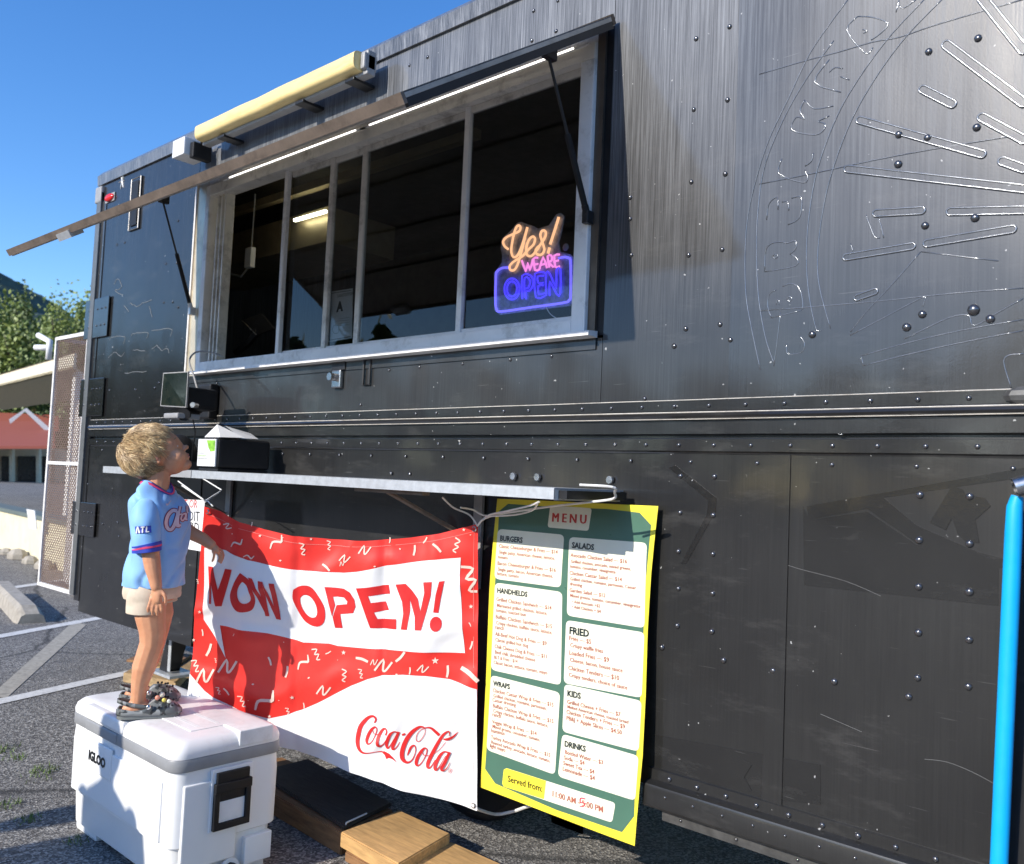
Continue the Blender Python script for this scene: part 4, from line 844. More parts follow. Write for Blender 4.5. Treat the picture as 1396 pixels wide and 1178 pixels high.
# confetti
Cf = []
def sq(px, py, s, ang, shape):
    base = {'n': [(-1, .9, .25), (-.55, -.7, .25), (-.1, .5, .25), (.25, .4, .25), (.6, -.9, .25)], 's': [(-.7, -.9, .2), (.2, -.75, .22), (-.3, 0, .22), (.4, .1, .22), (-.1, .9, .2), (.5, 1., .2)], 'd': [(0, -1, .35), (.12, 0, .4), (0, 1, .35)], 'v': [(-.9, 1, .18), (-.7, .1, .28), (.1, -.05, .3), (.5, -.1, .3), (.4, -1, .15)], 'o': [(-.5, 0, .3), (.0, 0, .7), (.5, 0, .3)]}[shape]
    c, s_ = math.cos(ang), math.sin(ang); Cf.append([(px+s*(x*c-y*s_), py+s*(x*s_+y*c), w*s) for x, y, w in base])
for a in ((312, 718, 6, 1.1, 'n'), (327, 740, 8, .4, 'v'), (345, 714, 3, .2, 'd'), (319, 727, 2, 0, 'o'), (342, 759, 6, .9, 'v'), (381, 738, 10, .1, 'v'), (413, 748, 8, .1, 's'), (447, 744, 6, .2, 's'), (385, 763, 3, 0, 'o'), (444, 774, 7, -.9, 'd'), (468, 768, 4, 0, 'n'),
          (472, 762, 7, .5, 'n'), (500, 750, 8, .35, 'n'), (532, 736, 4, .1, 'd'), (580, 736, 5, .6, 'd'), (546, 748, 2.5, .6, 'o'), (565, 750, 7, .1, 'd'), (597, 746, 8, -.8, 'd'), (624, 742, 9, .5, 's'), (513, 771, 3, 0, 'o'), (642, 788, 18, 0, 's'), (641, 851, 3, -.5, 'd'), (642, 880, 6, .3, 'd'), (643, 728, 2, 0, 'o'),
          (277, 862, 4.5, -.1, 'd'), (286, 885, 9, .4, 'd'), (269, 906, 8, -.2, 's'), (285, 920, 12, .2, 'n'), (296, 899, 3, 0, 's'), (321, 864, 2, .5, 'd'), (315, 908, 12, .3, 'n'), (310, 942, 6, -.6, 'd'), (300, 940, 5, 0, 's'), (331, 955, 8, -.1, 's'), (346, 932, 3, 0, 'o'), (364, 955, 15, .15, 'v'), (367, 902, 6, -.3, 'd'), (390, 916, 8, .2, 'd'), (415, 903, 10, 0, 'v'), (431, 892, 8, -.2, 's'), (447, 890, 4, 1.1, 'd'), (421, 924, 3, -.5, 'o'), (391, 971, 5, 0, 's'), (413, 963, 4, -.1, 'd'), (443, 942, 9, .4, 'n'), (340, 954, 1.6, 0, 'o'), (380, 955, 1.6, 0, 'o'), (386, 876, 1.6, 0, 'o'),
          (470, 920, 8, .3, 's'), (493, 917, 6, 0, 's'), (512, 902, 5, .2, 'n'), (526, 908, 11, .4, 'n'), (547, 894, 9, .75, 'd'), (560, 913, 5, .1, 'd'), (579, 911, 7, .5, 'n'), (610, 915, 8, .05, 'd'), (640, 920, 15, -.9, 'd'), (494, 899, 9, -1.3, 'd'), (542, 918, 3, 0, 'o'), (460, 900, 1.2, 0, 'o'), (388, 732, 1.5, 0, 'o'), (274, 745, 2, 0, 'o'), (271, 792, 3, 0, 's')): sq(*a)
for c_ in Cf: strokes(bs, [c_], (1, 0, 0), .0022, MT['conf'], 'confetti_print', ban, 3)
stars = []
for px, py, s in ((594, 900, 5), (468, 890, 3.4), (642, 827, 3.2), (397, 952, 3), (367, 977, 2.6), (275, 833, 2.5), (265, 872, 2.5), (356, 730, 2.4), (634, 721, 2.5), (424, 735, 2)):
    stars.append(uvp(bs, [(px+s*(1 if k % 2 == 0 else .42)*math.sin(k*math.pi/5), py-s*(1 if k % 2 == 0 else .42)*math.cos(k*math.pi/5)) for k in range(10)]))
sheet(bs, stars, .0022, MT['conf'], 'star_print', ban)
for (x, y) in ((284, 697), (648, 720), (645, 1098)): p = bs.P(*bs.inv(x, y), .002); MB().tube([p+Vector((math.cos(k*.785)*.008, 0, math.sin(k*.785)*.008)) for k in range(8)], .0025, 5, closed=True).build('eyelet', MT['bolt'], ban)
strokes(bs, [[(283, 700, .5), (330, 720, .5), (400, 739, .5), (450, 744, .5), (500, 745, .5), (560, 741, .5), (600, 735, .5), (650, 723, .5)], [(648, 725, .5), (646, 800, .5), (645, 1000, .5), (645, 1095, .5)]], (1, 0, 0), .0012, pm('hem_stitch', (.75, .25, .22), .5), 'hem_stitch', ban)

# ================================================================== MENU
def mfold(u, v): return .010*math.sin(v*math.pi*1.0)*(.4+.6*u)+.003*math.sin(v*7+u)
ms = Surf(onY(678, 680, -.02), onY(898, 690, -.02), onY(866, 1153, -.055), onY(655, 1073, -.035), mfold)
p = ms.P(.5, 1); menu = thing('menu_poster', 'yellow bordered green menu poster hanging right of the red banner', 'menu', p)
def mpoly(l, off, m, name, maxe=.04): return sheet(ms, [uvp(ms, l)], off, m, name, menu, maxe)
mpoly([(678, 680), (750, 683), (830, 687), (898, 690), (890, 780), (885, 860), (882, 950), (878, 1030), (866, 1153), (815, 1134), (760, 1113), (700, 1090), (655, 1073), (660, 980), (664, 900), (669, 800), (674, 730)], 0, MT['yel'], 'poster_sheet')
mpoly([(693, 687), (752, 691), (828, 694), (873, 699), (889, 716), (882, 800), (879, 870), (874, 960), (869, 1040), (866, 1112), (849, 1134), (760, 1104), (676, 1068), (662, 1048), (668, 950), (673, 850), (679, 760), (681, 697)], .0008, MT['grn'], 'green_panel')
def card(tl, tr, br, bl, r=7, name='card', m='crm', off=.0016):
    c = [tl, tr, br, bl]; out = []
    for i in range(4):
        p = Vector(c[i]); a = Vector(c[i-1])-p; b = Vector(c[(i+1) % 4])-p; a.normalize(); b.normalize()
        for k in range(5):
            t = k/4; q = p+a*r*(1-t)**2+b*r*t**2; out.append((q.x, q.y))
    return mpoly(out, off, MT[m], name)
card((751, 689), (808, 693), (804, 724), (748, 719), 4)
card((680, 721), (771, 729), (767, 801), (676, 789)); card((778, 732), (884, 740), (881, 856), (775, 839))
card((677, 794), (769, 807), (766, 934), (670, 913)); card((774, 845), (881, 862), (877, 951), (770, 931))
card((670, 920), (765, 944), (758, 1056), (664, 1022)); card((771, 932), (877, 955), (873, 1024), (768, 997))
card((768, 1000), (873, 1030), (868, 1091), (762, 1058)); 
card((689, 1046), (841, 1094), (836, 1121), (686, 1071), 5); 
mpoly([(692, 1047), (746, 1064), (743, 1089), (688, 1072), (686, 1068), (688, 1049)], .0024, MT['yel'], 'card')
TX = [(z, s, a, b) for z, s, a, b in ()]
_to = [0]
def T(s, pL, pR, kind_='t', hpx=None):
    _to[0] += 1.2e-5
    m = {'t': 'txt', 'h': 'hdr', 'r': 'mred', 'k': 'logo'}[kind_]
    text_on(ms, s, pL, pR, .0026+_to[0] if s != 'Served from:' else .0036, MT[m], 'printed_line', menu, bold={'t': .010, 'h': .03, 'r': .0, 'k': .010}[kind_], ky=1.0, hpx=hpx)
def zt(Z, x, y): return (Z[1]+x/Z[0], Z[2]+y/Z[0])
T('M E N U', (754, 711), (800, 714), 'r', 12); T('M E N U', (754.6, 711.1), (800.6, 714.1), 'r', 12); T('M E N U', (755.2, 711.2), (801.2, 714.2), 'r', 12)
Za = (10.708, 670, 690)
for s, a, b, k in (('BURGERS', (145, 503), (475, 535), 'h'), ('Classic Cheeseburger & Fries — $14', (130, 605), (990, 698), 't'), ('Single patty, American cheese, lettuce,', (133, 690), (950, 785), 't'), ('tomato', (118, 760), (262, 778), 't'), ('Bacon Cheeseburger & Fries — $16', (112, 855), (965, 960), 't'), ('Single patty, bacon, American cheese,', (118, 940), (925, 1045), 't'), ('lettuce, tomato', (108, 1005), (425, 1048), 't')): T(s, zt(Za, *a), zt(Za, *b), k)
Zb = (9.058, 670, 790)
for s, a, b, k in (('HANDHELDS', (92, 160), (465, 213), 'h'), ('Grilled Chicken Sandwich — $14', (80, 262), (762, 374), 't'), ('Marinated grilled chicken, lettuce,', (88, 335), (710, 438), 't'), ('tomato, toasted bun', (72, 395), (445, 455), 't'), ('Buffalo Chicken Sandwich — $15', (70, 478), (768, 603), 't'), ('Crispy chicken, buffalo sauce, lettuce,', (75, 550), (770, 675), 't'), ('ranch', (62, 608), (172, 625), 't'), ('All-Beef Hot Dog & Fries — $9', (60, 690), (698, 812), 't'), ('Classic grilled hot dog', (62, 760), (470, 838), 't'), ('Chili Cheese Dog & Fries — $11', (52, 842), (698, 972), 't'), ('Beef chili, shredded cheese', (55, 912), (555, 1012), 't'), ('BLT & Fries - $14', (45, 975), (335, 1030), 't'), ('Classic bacon, lettuce, tomato, mayo', (38, 1038), (705, 1172), 't')): T(s, zt(Zb, *a), zt(Zb, *b), k)
Zc = (9.817, 660, 920)
for s, a, b, k in (('WRAPS', (130, 140), (355, 190), 'h'), ('Chicken Caesar Wrap & Fries — $15', (125, 225), (942, 425), 't'), ('Grilled chicken, romaine, parmesan,', (132, 295), (850, 470), 't'), ('Caesar dressing', (120, 352), (435, 425), 't'), ('Buffalo Chicken Wrap & Fries — $15', (125, 432), (942, 645), 't'), ('Crispy chicken, buffalo sauce, lettuce,', (130, 498), (870, 700), 't'), ('ranch', (120, 548), (235, 578), 't'), ('Veggie Wrap & Fries — $14', (115, 645), (715, 808), 't'), ('Mixed greens, cucumber, tomato,', (120, 705), (765, 890), 't'), ('hummus', (105, 765), (285, 808), 't'), ('Turkey Avocado Wrap & Fries — $15', (100, 850), (900, 1095), 't'), ('Roasted turkey, avocado, lettuce, tomato,', (105, 915), (900, 1170), 't'), ('light mayo', (88, 965), (295, 1030), 't')): T(s, zt(Zc, *a), zt(Zc, *b), k)
Zd = (9.058, 770, 730)
for s, a, b, k in (('SALADS', (108, 150), (382, 180), 'h'), ('Avocado Chicken Salad — $16', (92, 262), (790, 345), 't'), ('Grilled chicken, avocado, mixed greens,', (98, 335), (840, 430), 't'), ('tomato, cucumber, vinaigrette', (85, 395), (650, 470), 't'), ('Chicken Caesar Salad — $14', (82, 482), (728, 568), 't'), ('Grilled chicken, romaine, parmesan, Caesar', (90, 550), (905, 665), 't'), ('dressing', (85, 612), (238, 635), 't'), ('Garden Salad — $12', (82, 692), (525, 762), 't'), ('Mixed greens, tomato, cucumber, vinaigrette', (90, 755), (958, 895), 't'), ('• Add Avocado +$2', (115, 830), (460, 888), 't'), ('• Add Chicken + $4', (112, 893), (468, 955), 't')): T(s, zt(Zd, *a), zt(Zd, *b), k)
Ze = (5.354, 760, 850)
for s, a, b, k in (('FRIED', (100, 72), (242, 97), 'h'), ('Fries — $5', (98, 118), (258, 148), 't'), ('Crispy waffle fries', (105, 168), (345, 214), 't'), ('Loaded Fries — $9', (98, 225), (388, 280), 't'), ('Cheese, bacon, house sauce', (102, 275), (488, 355), 't'), ('Chicken Tenders — $10', (90, 335), (462, 412), 't'), ('Crispy tenders, choice of sauce', (93, 385), (522, 480), 't'),
          ('KIDS', (82, 527), (180, 548), 'h'), ('Grilled Cheese + Fries — $7', (80, 582), (472, 675), 't'), ('Melted American cheese, toasted bread', (82, 615), (530, 728), 't'), ('Chicken Tenders + Fries — $9', (75, 655), (505, 765), 't'), ('PB&J + Apple Slices — $4.50', (75, 700), (482, 808), 't'),
          ('DRINKS', (62, 893), (217, 933), 'h'), ('Bottled Water — $3', (65, 948), (343, 1025), 't'), ('Soda — $4', (58, 988), (208, 1030), 't'), ('Sweet Tea — $4', (52, 1028), (280, 1095), 't'), ('Lemonade — $4', (48, 1070), (283, 1142), 't')): T(s, zt(Ze, *a), zt(Ze, *b), k)
T('Served from:', (694, 1065), (741, 1079), 'k'); T('11:00 AM - 5:00 PM', (755, 1085), (824, 1107), 't')
strokes(ms, [[(800, 1088.5, 1.6), (793.5, 1087.5, 1.6), (793, 1093.5, 1.3), (797, 1093, 1.3), (799, 1096, 1.4), (796, 1099, 1.3), (792, 1098, 1.2)]], (1, 0, 0), .0032, MT['pinkr'], 'marker_correction', menu)
MB().box(onY(752, 1108, .01)+Vector((0, 0, -.03)), onY(795, 1126, .01)).build('poster_batten', MT['wfar'], menu)

# ================================================================== cords
def cord(pts, r, name, label, m='rope', cat='cord'):
    return tag(MB().tube(smooth([tuple(p) for p in pts], 5), r, 6).build(name, MT[m], origin=pts[0]), label, cat)
trp = bs.P(*bs.inv(652, 716))
cord([trp, onY(665, 703, -.1), onY(690, 697, -.2), onY(720, 690, -.28), onY(735, 684, -.32)], .003, 'cord', 'white cord from the banner corner to the shelf front edge')
cord([trp, onY(668, 704, -.1), onY(740, 692, -.15), onY(800, 685, -.2), onY(836, 680, -.2), onY(838, 672, -.22), onY(835, 664, -.25), onY(790, 661, -.3)], .0035, 'cord', 'long white cord looped round the right end of the shelf')
cord([onY(628, 692, -.2), onY(645, 695, -.12), onY(662, 703, -.1), onY(700, 702, -.16), onY(725, 696, -.2), onY(733, 686, -.28)], .003, 'cord', 'slack white loop of cord under the shelf above the menu corner')
cord([onY(603, 678, -.2), onY(618, 692, -.15), onY(640, 702, -.1), trp], .003, 'cord', 'white cord from the shelf arm down to the banner right corner')
cord([bs.P(*bs.inv(649, 1103)), onY(675, 1110, .1), onY(700, 1106, .12), onY(725, 1098, .1), onY(760, 1096, .12)], .0055, 'cord', 'thick white cord behind the bottom edge of the menu', 'rope')
tlp = bs.P(*bs.inv(281, 691))
for i, (a, b) in enumerate((((248, 662), (278, 682)), ((243, 656), (277, 681)), ((300, 670), (278, 684)), ((298, 672), (279, 685)), ((276, 652), (302, 668)), ((281, 681), (290, 690)))):
    cord([onY(*a, -.33), onY(*b, -.33 if i == 4 else -.46)], .0025, 'cord', ['upper left white tie from the shelf to the banner corner', 'lower left white tie from the shelf to the banner corner', 'white tie running right from the banner left corner', 'second white tie just under the one right of the banner corner', 'white tie hanging from the shelf edge beside the napkin dispenser', 'short white tie end at the banner left corner'][i])
# card notice
cs_ = Surf(onY(232, 680, -.25), onY(279, 682, -.25), onY(276, 752, -.25), onY(229, 744, -.25))
t = thing('card_notice', 'white handwritten paper notice half hidden behind the child', 'notice', cs_.base(.5, 1))
sheet(cs_, [[(0, 0), (1, 0), (1, 1), (0, 1)]], 0, MT['white'], 'paper', t)
text_on(cs_, 'DEBIT OR', (236, 691), (269, 692.5), .001, MT['mred'], 'handwriting', t); text_on(cs_, 'CREDIT', (240, 709), (272, 711), .001, MT['logo'], 'handwriting', t); text_on(cs_, 'CARD', (246, 724), (271, 726), .001, MT['logo'], 'handwriting', t)

# ================================================================== things on the shelf and wall
t = thing('napkin_dispenser', 'black napkin dispenser with a white and green front on the shelf', 'napkin dispenser', (-3.45, -.18, SZ))
nd0 = onY(268, 632, -.31).x; nd1 = onY(294, 632, -.31).x
MB().bbox((nd0, -.305, SZ+.012), (nd1, -.05, SZ+.142), .018, n=3).build('body', MT['black'], t, smooth=False)
MB().bbox((nd0+.006, -.312, SZ+.02), (nd1-.006, -.304, SZ+.135), .003).build('front_card', MT['white'], t)
MB().bbox((nd0, -.30, SZ+.0), (nd1, -.06, SZ+.012), .003).build('base', MT['black'], t)
gl_ = pm('leaf_green_print', (.25, .55, .05), .5, var=.5, scale=40)
w_ = nd1-nd0; MB().prism([(nd0+w_*.5, -.3125, SZ+.13), (nd1-.01, -.3125, SZ+.13), (nd1-.01, -.3125, SZ+.085), (nd0+w_*.72, -.3125, SZ+.082), (nd0+w_*.6, -.3125, SZ+.1)], (0, -.0006, 0)).build('leaf_print', gl_, t)
for k in range(3): MB().box((nd0+.015, -.3135, SZ+.05+k*.012), (nd0+w_*(.6-.1*k), -.3125, SZ+.053+k*.012)).build('print_line', gl_ if k == 1 else MT['grey'], t)
np_ = MB(); c0 = Vector(((nd0+nd1)/2+.02, -.17, SZ+.142)); np_.add([c0+Vector(v) for v in ((-.075, -.125, .002), (.055, -.125, .002), (-.01, -.105, .058), (.075, -.02, .006))], [(0, 1, 2), (1, 3, 2)]); np_.add([c0+Vector(v) for v in ((-.07, -.09, .002), (-.01, -.07, .055), (.05, -.02, .004), (.05, .06, .006), (0, .05, .03), (-.07, .03, .003))], [(0, 1, 4, 5), (1, 2, 3, 4)])
tag(np_.build('paper_napkin', MT['white'], origin=c0), 'white paper napkin sticking up out of the dispenser top', 'napkin')
t = thing('payment_terminal', 'square grey rimmed payment screen on a bracket below the window corner', 'payment terminal', (-3.95, -.05, 1.5))
P_ = [onY(223, 509, -.36), onY(256, 507, -.30), onY(253, 555, -.30), onY(219, 553, -.36)]; n0 = (P_[1]-P_[0]).cross(P_[3]-P_[0]).normalized(); n0 = n0 if n0.y < 0 else -n0
cc = sum(P_, Vector())/4; mb = MB(); mb.prism([cc+(p-cc)*1.03 for p in P_], -n0*.012); mb.build('screen_rim', MT['grey'], t)
MB().prism([cc+(p-cc)*.97+n0*.0015 for p in P_], -n0*.001).build('screen', pm('dark_screen', (.012, .02, .018), .08), t)
a = onY(270, 545, -.2); MB().bbox(a+Vector((-.14, -.1, -.05)), a+Vector((.06, .07, .05)), .02).build('terminal_body', MT['black'], t)
MB().tube([onY(288, 540, -.12), onY(262, 562, -.2), onY(250, 565, -.3)], .03, 8).build('arm', MT['black'], t)
b_ = onY(246, 567, -.3); MB().bbox(b_+Vector((-.1, -.03, -.012)), b_+Vector((.03, .08, .012)), .008).build('bracket', MT['grey'], t)
a = onY(290, 550, -.0); MB().bbox((a.x-.06, -.05, a.z-.08), (a.x+.06, -.003, a.z+.09), .01).build('wall_plate', MT['black'], t)
a = onY(268, 553, -.28); MB().cyl(a, a+Vector((.02, -.03, 0)), .012, 10).build('knob', MT['chrome'], t)
cord([onY(305, 487, -.01), onY(290, 481, -.05), onY(268, 480, -.1), onY(258, 492, -.14), onY(264, 512, -.18), onY(269, 530, -.2)], .0045, 'cable', 'grey cable looping from the window corner to the payment terminal', 'cable', 'cable')
cord([onY(262, 568, -.25), onY(266, 590, -.2), onY(263, 610, -.12), onY(260, 640, -.1)], .003, 'cable', 'thin black cable hanging from the payment terminal to the shelf', 'black', 'cable')
t = thing('card_reader', 'rounded black card reader on the shelf behind the face of the child', 'card reader', (-3.78, -.15, SZ))
a = onY(243, 612, -.12); MB().ell(Vector((a.x, -.12, SZ+.06)), Vector((.11, 0, 0)), Vector((0, .09, 0)), Vector((0, 0, .11)), 18, 12).build('body', MT['black'], t, smooth=True); MB().bbox((a.x-.12, -.22, SZ+.001), (a.x+.12, -.03, SZ+.04), .008).build('base', MT['blackm'], t)
# blue hose and pipe
a = onY(1384, 676, -.07); b = onY(1362, 1178, -.05)
t = thing('blue_hose', 'bright blue hose hanging down the truck side at the right edge', 'hose', (b.x, -.05, .1))
mid = [a+(b-a)*k for k in (0, .03, .1, .3, .6, 1., 1.25)]; mid[0] += Vector((.004, 0, 0))
shade_auto(MB().tube(mid, [.012, .016, .0175, .0178, .0178, .0178, .0178], 16).build('hose_body', MT['blue'], t), 60)
pp = thing('pipe_end', 'silver metal pipe end sticking out above the blue hose', 'pipe', (a.x, -.07, a.z))
c = onY(1383, 665, -.09); d = Vector((.9, .35, .35)).normalized(); shade_auto(MB().tube([c, c+d*.12], .021, 18, cap=False).build('pipe_body', MT['chrome'], pp), 60); MB().cyl(c+d*.012, c+d*.014, .018, 16).build('pipe_bore', MT['black'], pp); MB().tube([c+Vector((.03, .04, -.01)), c+Vector((.1, .06, -.06))], .006, 6).build('clip', MT['aluw'], pp)

# ================================================================== neon sign and sanitation certificate
zn = (6.93, 650, 280); YN = .04
def nq(l, y=YN): return [onY(zn[1]+X/zn[0], zn[2]+Y/zn[0], y) for X, Y in l]
t = thing('neon_sign', 'neon style sign reading Yes! WE ARE OPEN in the window', 'sign', nq([(530, 1000)])[0])
board = [(160, 640), (200, 590), (235, 540), (240, 480), (225, 400), (240, 310), (320, 240), (385, 165), (420, 155), (480, 180), (520, 190), (580, 220), (680, 190), (750, 85), (790, 70), (825, 100), (800, 240), (770, 350), (790, 440), (880, 460), (930, 510), (935, 880), (880, 950), (220, 1035), (165, 990)]
MB().prism(nq(board, YN+.008), (0, .005, 0)).build('acrylic_board', MT['acryl'], t)
orange = emis('orange_neon', (1., .50, .26), 1.7, (.3, .15, .08)); pink = emis('pink_neon', (1., .28, .75), 1.5, (.3, .1, .25)); bluen = emis('blue_neon', (.07, .05, 1.), 1.9, (.03, .03, .3)); violet = emis('violet_neon', (.17, .14, 1.), 1.9, (.05, .05, .3))
def neon(lst, m, r, name, k=4):
    mb = MB()
    for l in lst: mb.tube([Vector(p) for p in smooth([tuple(v) for v in nq(l)], k)], r, 8)
    mb.build(name, m, t, smooth=True)
neon([[(295, 413), (262, 385), (248, 345), (275, 305), (340, 272), (400, 245), (412, 205), (390, 190), (362, 230), (338, 330), (325, 430), (345, 488), (385, 470), (430, 370), (478, 205), (455, 300), (420, 440), (385, 560), (350, 612), (315, 608), (312, 570), (350, 530), (430, 480), (480, 425), (535, 370), (550, 315), (525, 295), (490, 330), (468, 400), (472, 465), (515, 478), (560, 430), (600, 370), (645, 300), (650, 250), (620, 238), (600, 280), (620, 350), (638, 420), (610, 465), (570, 462), (555, 425), (585, 385)]], orange, .0042, 'orange_tube')
neon([[(775, 110), (735, 240), (692, 370)], [(688, 398), (672, 455)]], orange, .0048, 'orange_tube')
neon([[(425, 520), (463, 622), (482, 545), (500, 612), (530, 508)], [(575, 495), (535, 505), (550, 612), (592, 604)], [(545, 560), (578, 552)], [(592, 602), (627, 490), (662, 590)], [(607, 562), (645, 553)], [(685, 585), (668, 480), (705, 475), (708, 520), (680, 538), (722, 582)], [(780, 465), (733, 475), (742, 582), (782, 575)], [(738, 528), (772, 520)]], pink, .0038, 'pink_tube', 2)
E = lambda rx, ry: [(332+rx*math.cos(a*.524), 790+ry*math.sin(a*.524)) for a in range(13)]
neon([E(72, 100), E(48, 72), [(430, 885), (428, 665), (500, 658), (532, 700), (528, 760), (500, 805), (462, 812), (465, 885)], [(452, 870), (450, 690), (490, 690), (505, 730), (485, 780), (455, 785)], [(640, 635), (548, 645), (558, 870), (640, 858)], [(632, 665), (575, 672), (582, 735), (628, 730)], [(628, 755), (582, 762), (585, 840), (640, 830)], [(655, 855), (652, 645), (690, 645), (750, 780), (752, 610), (790, 605), (788, 830), (755, 840), (690, 720), (688, 855)]], bluen, .0032, 'blue_tube', 2)
neon([[(300, 588), (240, 592), (190, 625), (180, 680), (176, 900), (185, 975), (225, 1003), (500, 965), (820, 920), (870, 895), (886, 850), (886, 540), (870, 500), (830, 488), (775, 500)]], violet, .0042, 'violet_tube')
for X, Y, r in ((840, 395, .013), (300, 490, .010)): c = nq([(X, Y)], YN+.004)[0]; MB().ell(c, Vector((r, 0, 0)), Vector((0, .004, 0)), Vector((0, 0, r)), 16, 6).build('suction_cup', pm('pale_rubber', (.4, .4, .5), .4), t, smooth=True)
MB().tube([Vector(p) for p in smooth([tuple(v) for v in nq([(655, 960), (690, 1020), (760, 1070), (850, 1080), (960, 1050)], .015)], 4)], .0018, 5).build('power_lead', MT['white'], t)
sc = Surf(onY(449, 398, .052), onY(481, 393, .052), onY(480, 461, .052), onY(446, 467, .052))
t = thing('grade_certificate', 'white sanitation certificate with a large letter A inside the window', 'certificate', sc.base(.5, 1))
sheet(sc, [[(0, 0), (1, 0), (1, 1), (0, 1)]], 0, MT['white'], 'paper', t); strokes(sc, [[(452, 400, .6), (479, 396, .6)], [(452, 400, .6), (449, 464, .6)], [(449, 464, .6), (478, 459, .6)]], (1, 0, 0), .001, MT['logo'], 'printed_border', t)
text_on(sc, 'SANITATION', (460, 406), (482, 402), .001, MT['logo'], 'printed_line', t); text_on(sc, 'A', (458.5, 425), (468, 423), .001, MT['logo'], 'printed_letter', t, bold=.06)
for k in range(4): strokes(sc, [[(462-(k % 2)*5, 435+k*3.2, .45), (476, 433+k*3.2, .45)]], (1, 0, 0), .001, MT['grey'], 'printed_line', t)
strokes(sc, [[(458+4.5*math.cos(k*.7), 449+6*math.sin(k*.7), .6) for k in range(10)]], (1, 0, 0), .001, MT['grey'], 'printed_seal', t)
# till inside
t = thing('till_tablet', 'dark tablet till on a stand inside the open window', 'tablet', onY(350, 478, .2))
MB().prism([onY(330, 437, .2), onY(356, 427, .25), onY(373, 448, .25), onY(349, 457, .2)], (0, .012, 0)).build('tablet', MT['black'], t)
MB().tube([onY(330, 437, .195), onY(350, 457, .195)], .004, 5).build('tablet_edge', MT['bolt'], t); MB().tube([onY(352, 452, .22), onY(340, 466, .22), onY(322, 480, .22)], .02, 6).build('stand', MT['black'], t)

# ================================================================== COOLER
cz = Vector((-math.cos(-.008), -math.sin(-.008), 0)); cw = Vector((cz.y, -cz.x, 0)); cw = cw if cw.y > 0 else -cw
cn = Vector((-2.475, -.888, 0))
CL, CWD, CH = .757, .375, .45
CM = Matrix(((cz.x, cw.x, 0, cn.x), (cz.y, cw.y, 0, cn.y), (0, 0, 1.045, 0), (0, 0, 0, 1)))   # local x along the length, y to the truck, z up
cool = thing('cool_box', 'large white cool box with a grey band and black latch', 'cooler', CM @ Vector((CL/2, CWD/2, 0)))
def rrect(x0, y0, x1, y1, r, z, n=6):
    out = []
    for cx_, cy_, a0 in ((x1-r, y1-r, 0), (x0+r, y1-r, 90), (x0+r, y0+r, 180), (x1-r, y0+r, 270)):
        for k in range(n+1): a = math.radians(a0+90*k/n); out.append(CM @ Vector((cx_+r*math.cos(a), cy_+r*math.sin(a), z)))
    return out
def rl_(i, r, z): return rrect(i, i, CL-i, CWD-i, r, z)
body = MB().loft([rl_(.022, .035, .03), rl_(.020, .04, .036), rl_(.014, .045, .13), rl_(.012, .045, .136), rl_(.002, .045, .142), rl_(.001, .045, .30), rl_(.004, .045, .345), rl_(.004, .045, .352)])
bo = shade_auto(body.build('body', MT['cooler'], cool), 40)
shade_auto(MB().loft([rl_(.000, .045, .3525), rl_(-.002, .047, .356), rl_(-.002, .047, .384), rl_(.0, .045, .3875)]).build('grey_band', MT['band'], cool), 40)
lidm = MB().loft([rl_(.0, .045, .3885), rl_(-.001, .045, .402), rl_(.004, .045, .418), rl_(.016, .045, .430), rl_(.03, .04, .4345), rl_(.05, .04, .436), rl_(.1, .03, .4365)])
lido = shade_auto(lidm.build('lid', MT['lid'], cool), 50)
# feet, side panels, drain
for x0, x1 in ((.03, .19), (CL-.2, CL-.03)):
    MB().bbox((x0, .03, 0), (x1, CWD-.03, .034), .01, CM).build('foot', MT['cooler'], cool)
def cb(a, b, r, name, m, par=cool): return shade_auto(MB().bbox(a, b, r, CM, 3).build(name, MT[m], par), 40)
cb((-.0055, .035, .075), (.01, .215, .315), .005, 'end_panel', 'cooler'); cb((-.004, .035, .03), (.02, .15, .07), .003, 'end_panel', 'cooler'); cb((-.004, .25, .04), (.02, .345, .12), .003, 'end_panel', 'cooler')
cb((.06, -.0045, .150), (.70, .01, .32), .004, 'side_panel', 'cooler')
cb((.40, -.009, .24), (.60, .0, .335), .004, 'logo_panel', 'cooler')
cb((.38, -.006, .3535), (.62, .02, .3875), .006, 'lid_latch_cover', 'band')
cb((.34, -.006, .393), (.63, .03, .432), .008, 'lid_grip', 'lid')
# handle recess + black handle
hx = -.0065
cb((hx-.002, .12, .165), (.0, .26, .345), .003, 'handle_recess', 'cooler')
hb = [((-.018, .135, .30), (-.004, .245, .335)), ((-.024, .128, .278), (-.004, .252, .305)), ((-.02, .128, .185), (-.006, .146, .28)), ((-.02, .234, .185), (-.006, .252, .28)), ((-.02, .128, .17), (-.006, .252, .19)), ((-.014, .146, .25), (-.006, .234, .278))]
hd = cb(*hb[0], .003, 'latch_handle', 'black')
for h in hb[1:]: cb(h[0], h[1], .003, 'handle_bar', 'black', hd)
cb((-.013, .146, .19), (-.0085, .234, .25), .001, 'handle_inset', 'white', hd)
dc = CM @ Vector((-.002, .20, .045)); shade_auto(MB().cyl(dc, dc-cz*.02, .02, 8).build('drain_plug', MT['black'], cool), 30); shade_auto(MB().cyl(dc+cz*.002, dc-cz*.004, .032, 20).build('drain_ring', MT['cooler'], cool), 30)
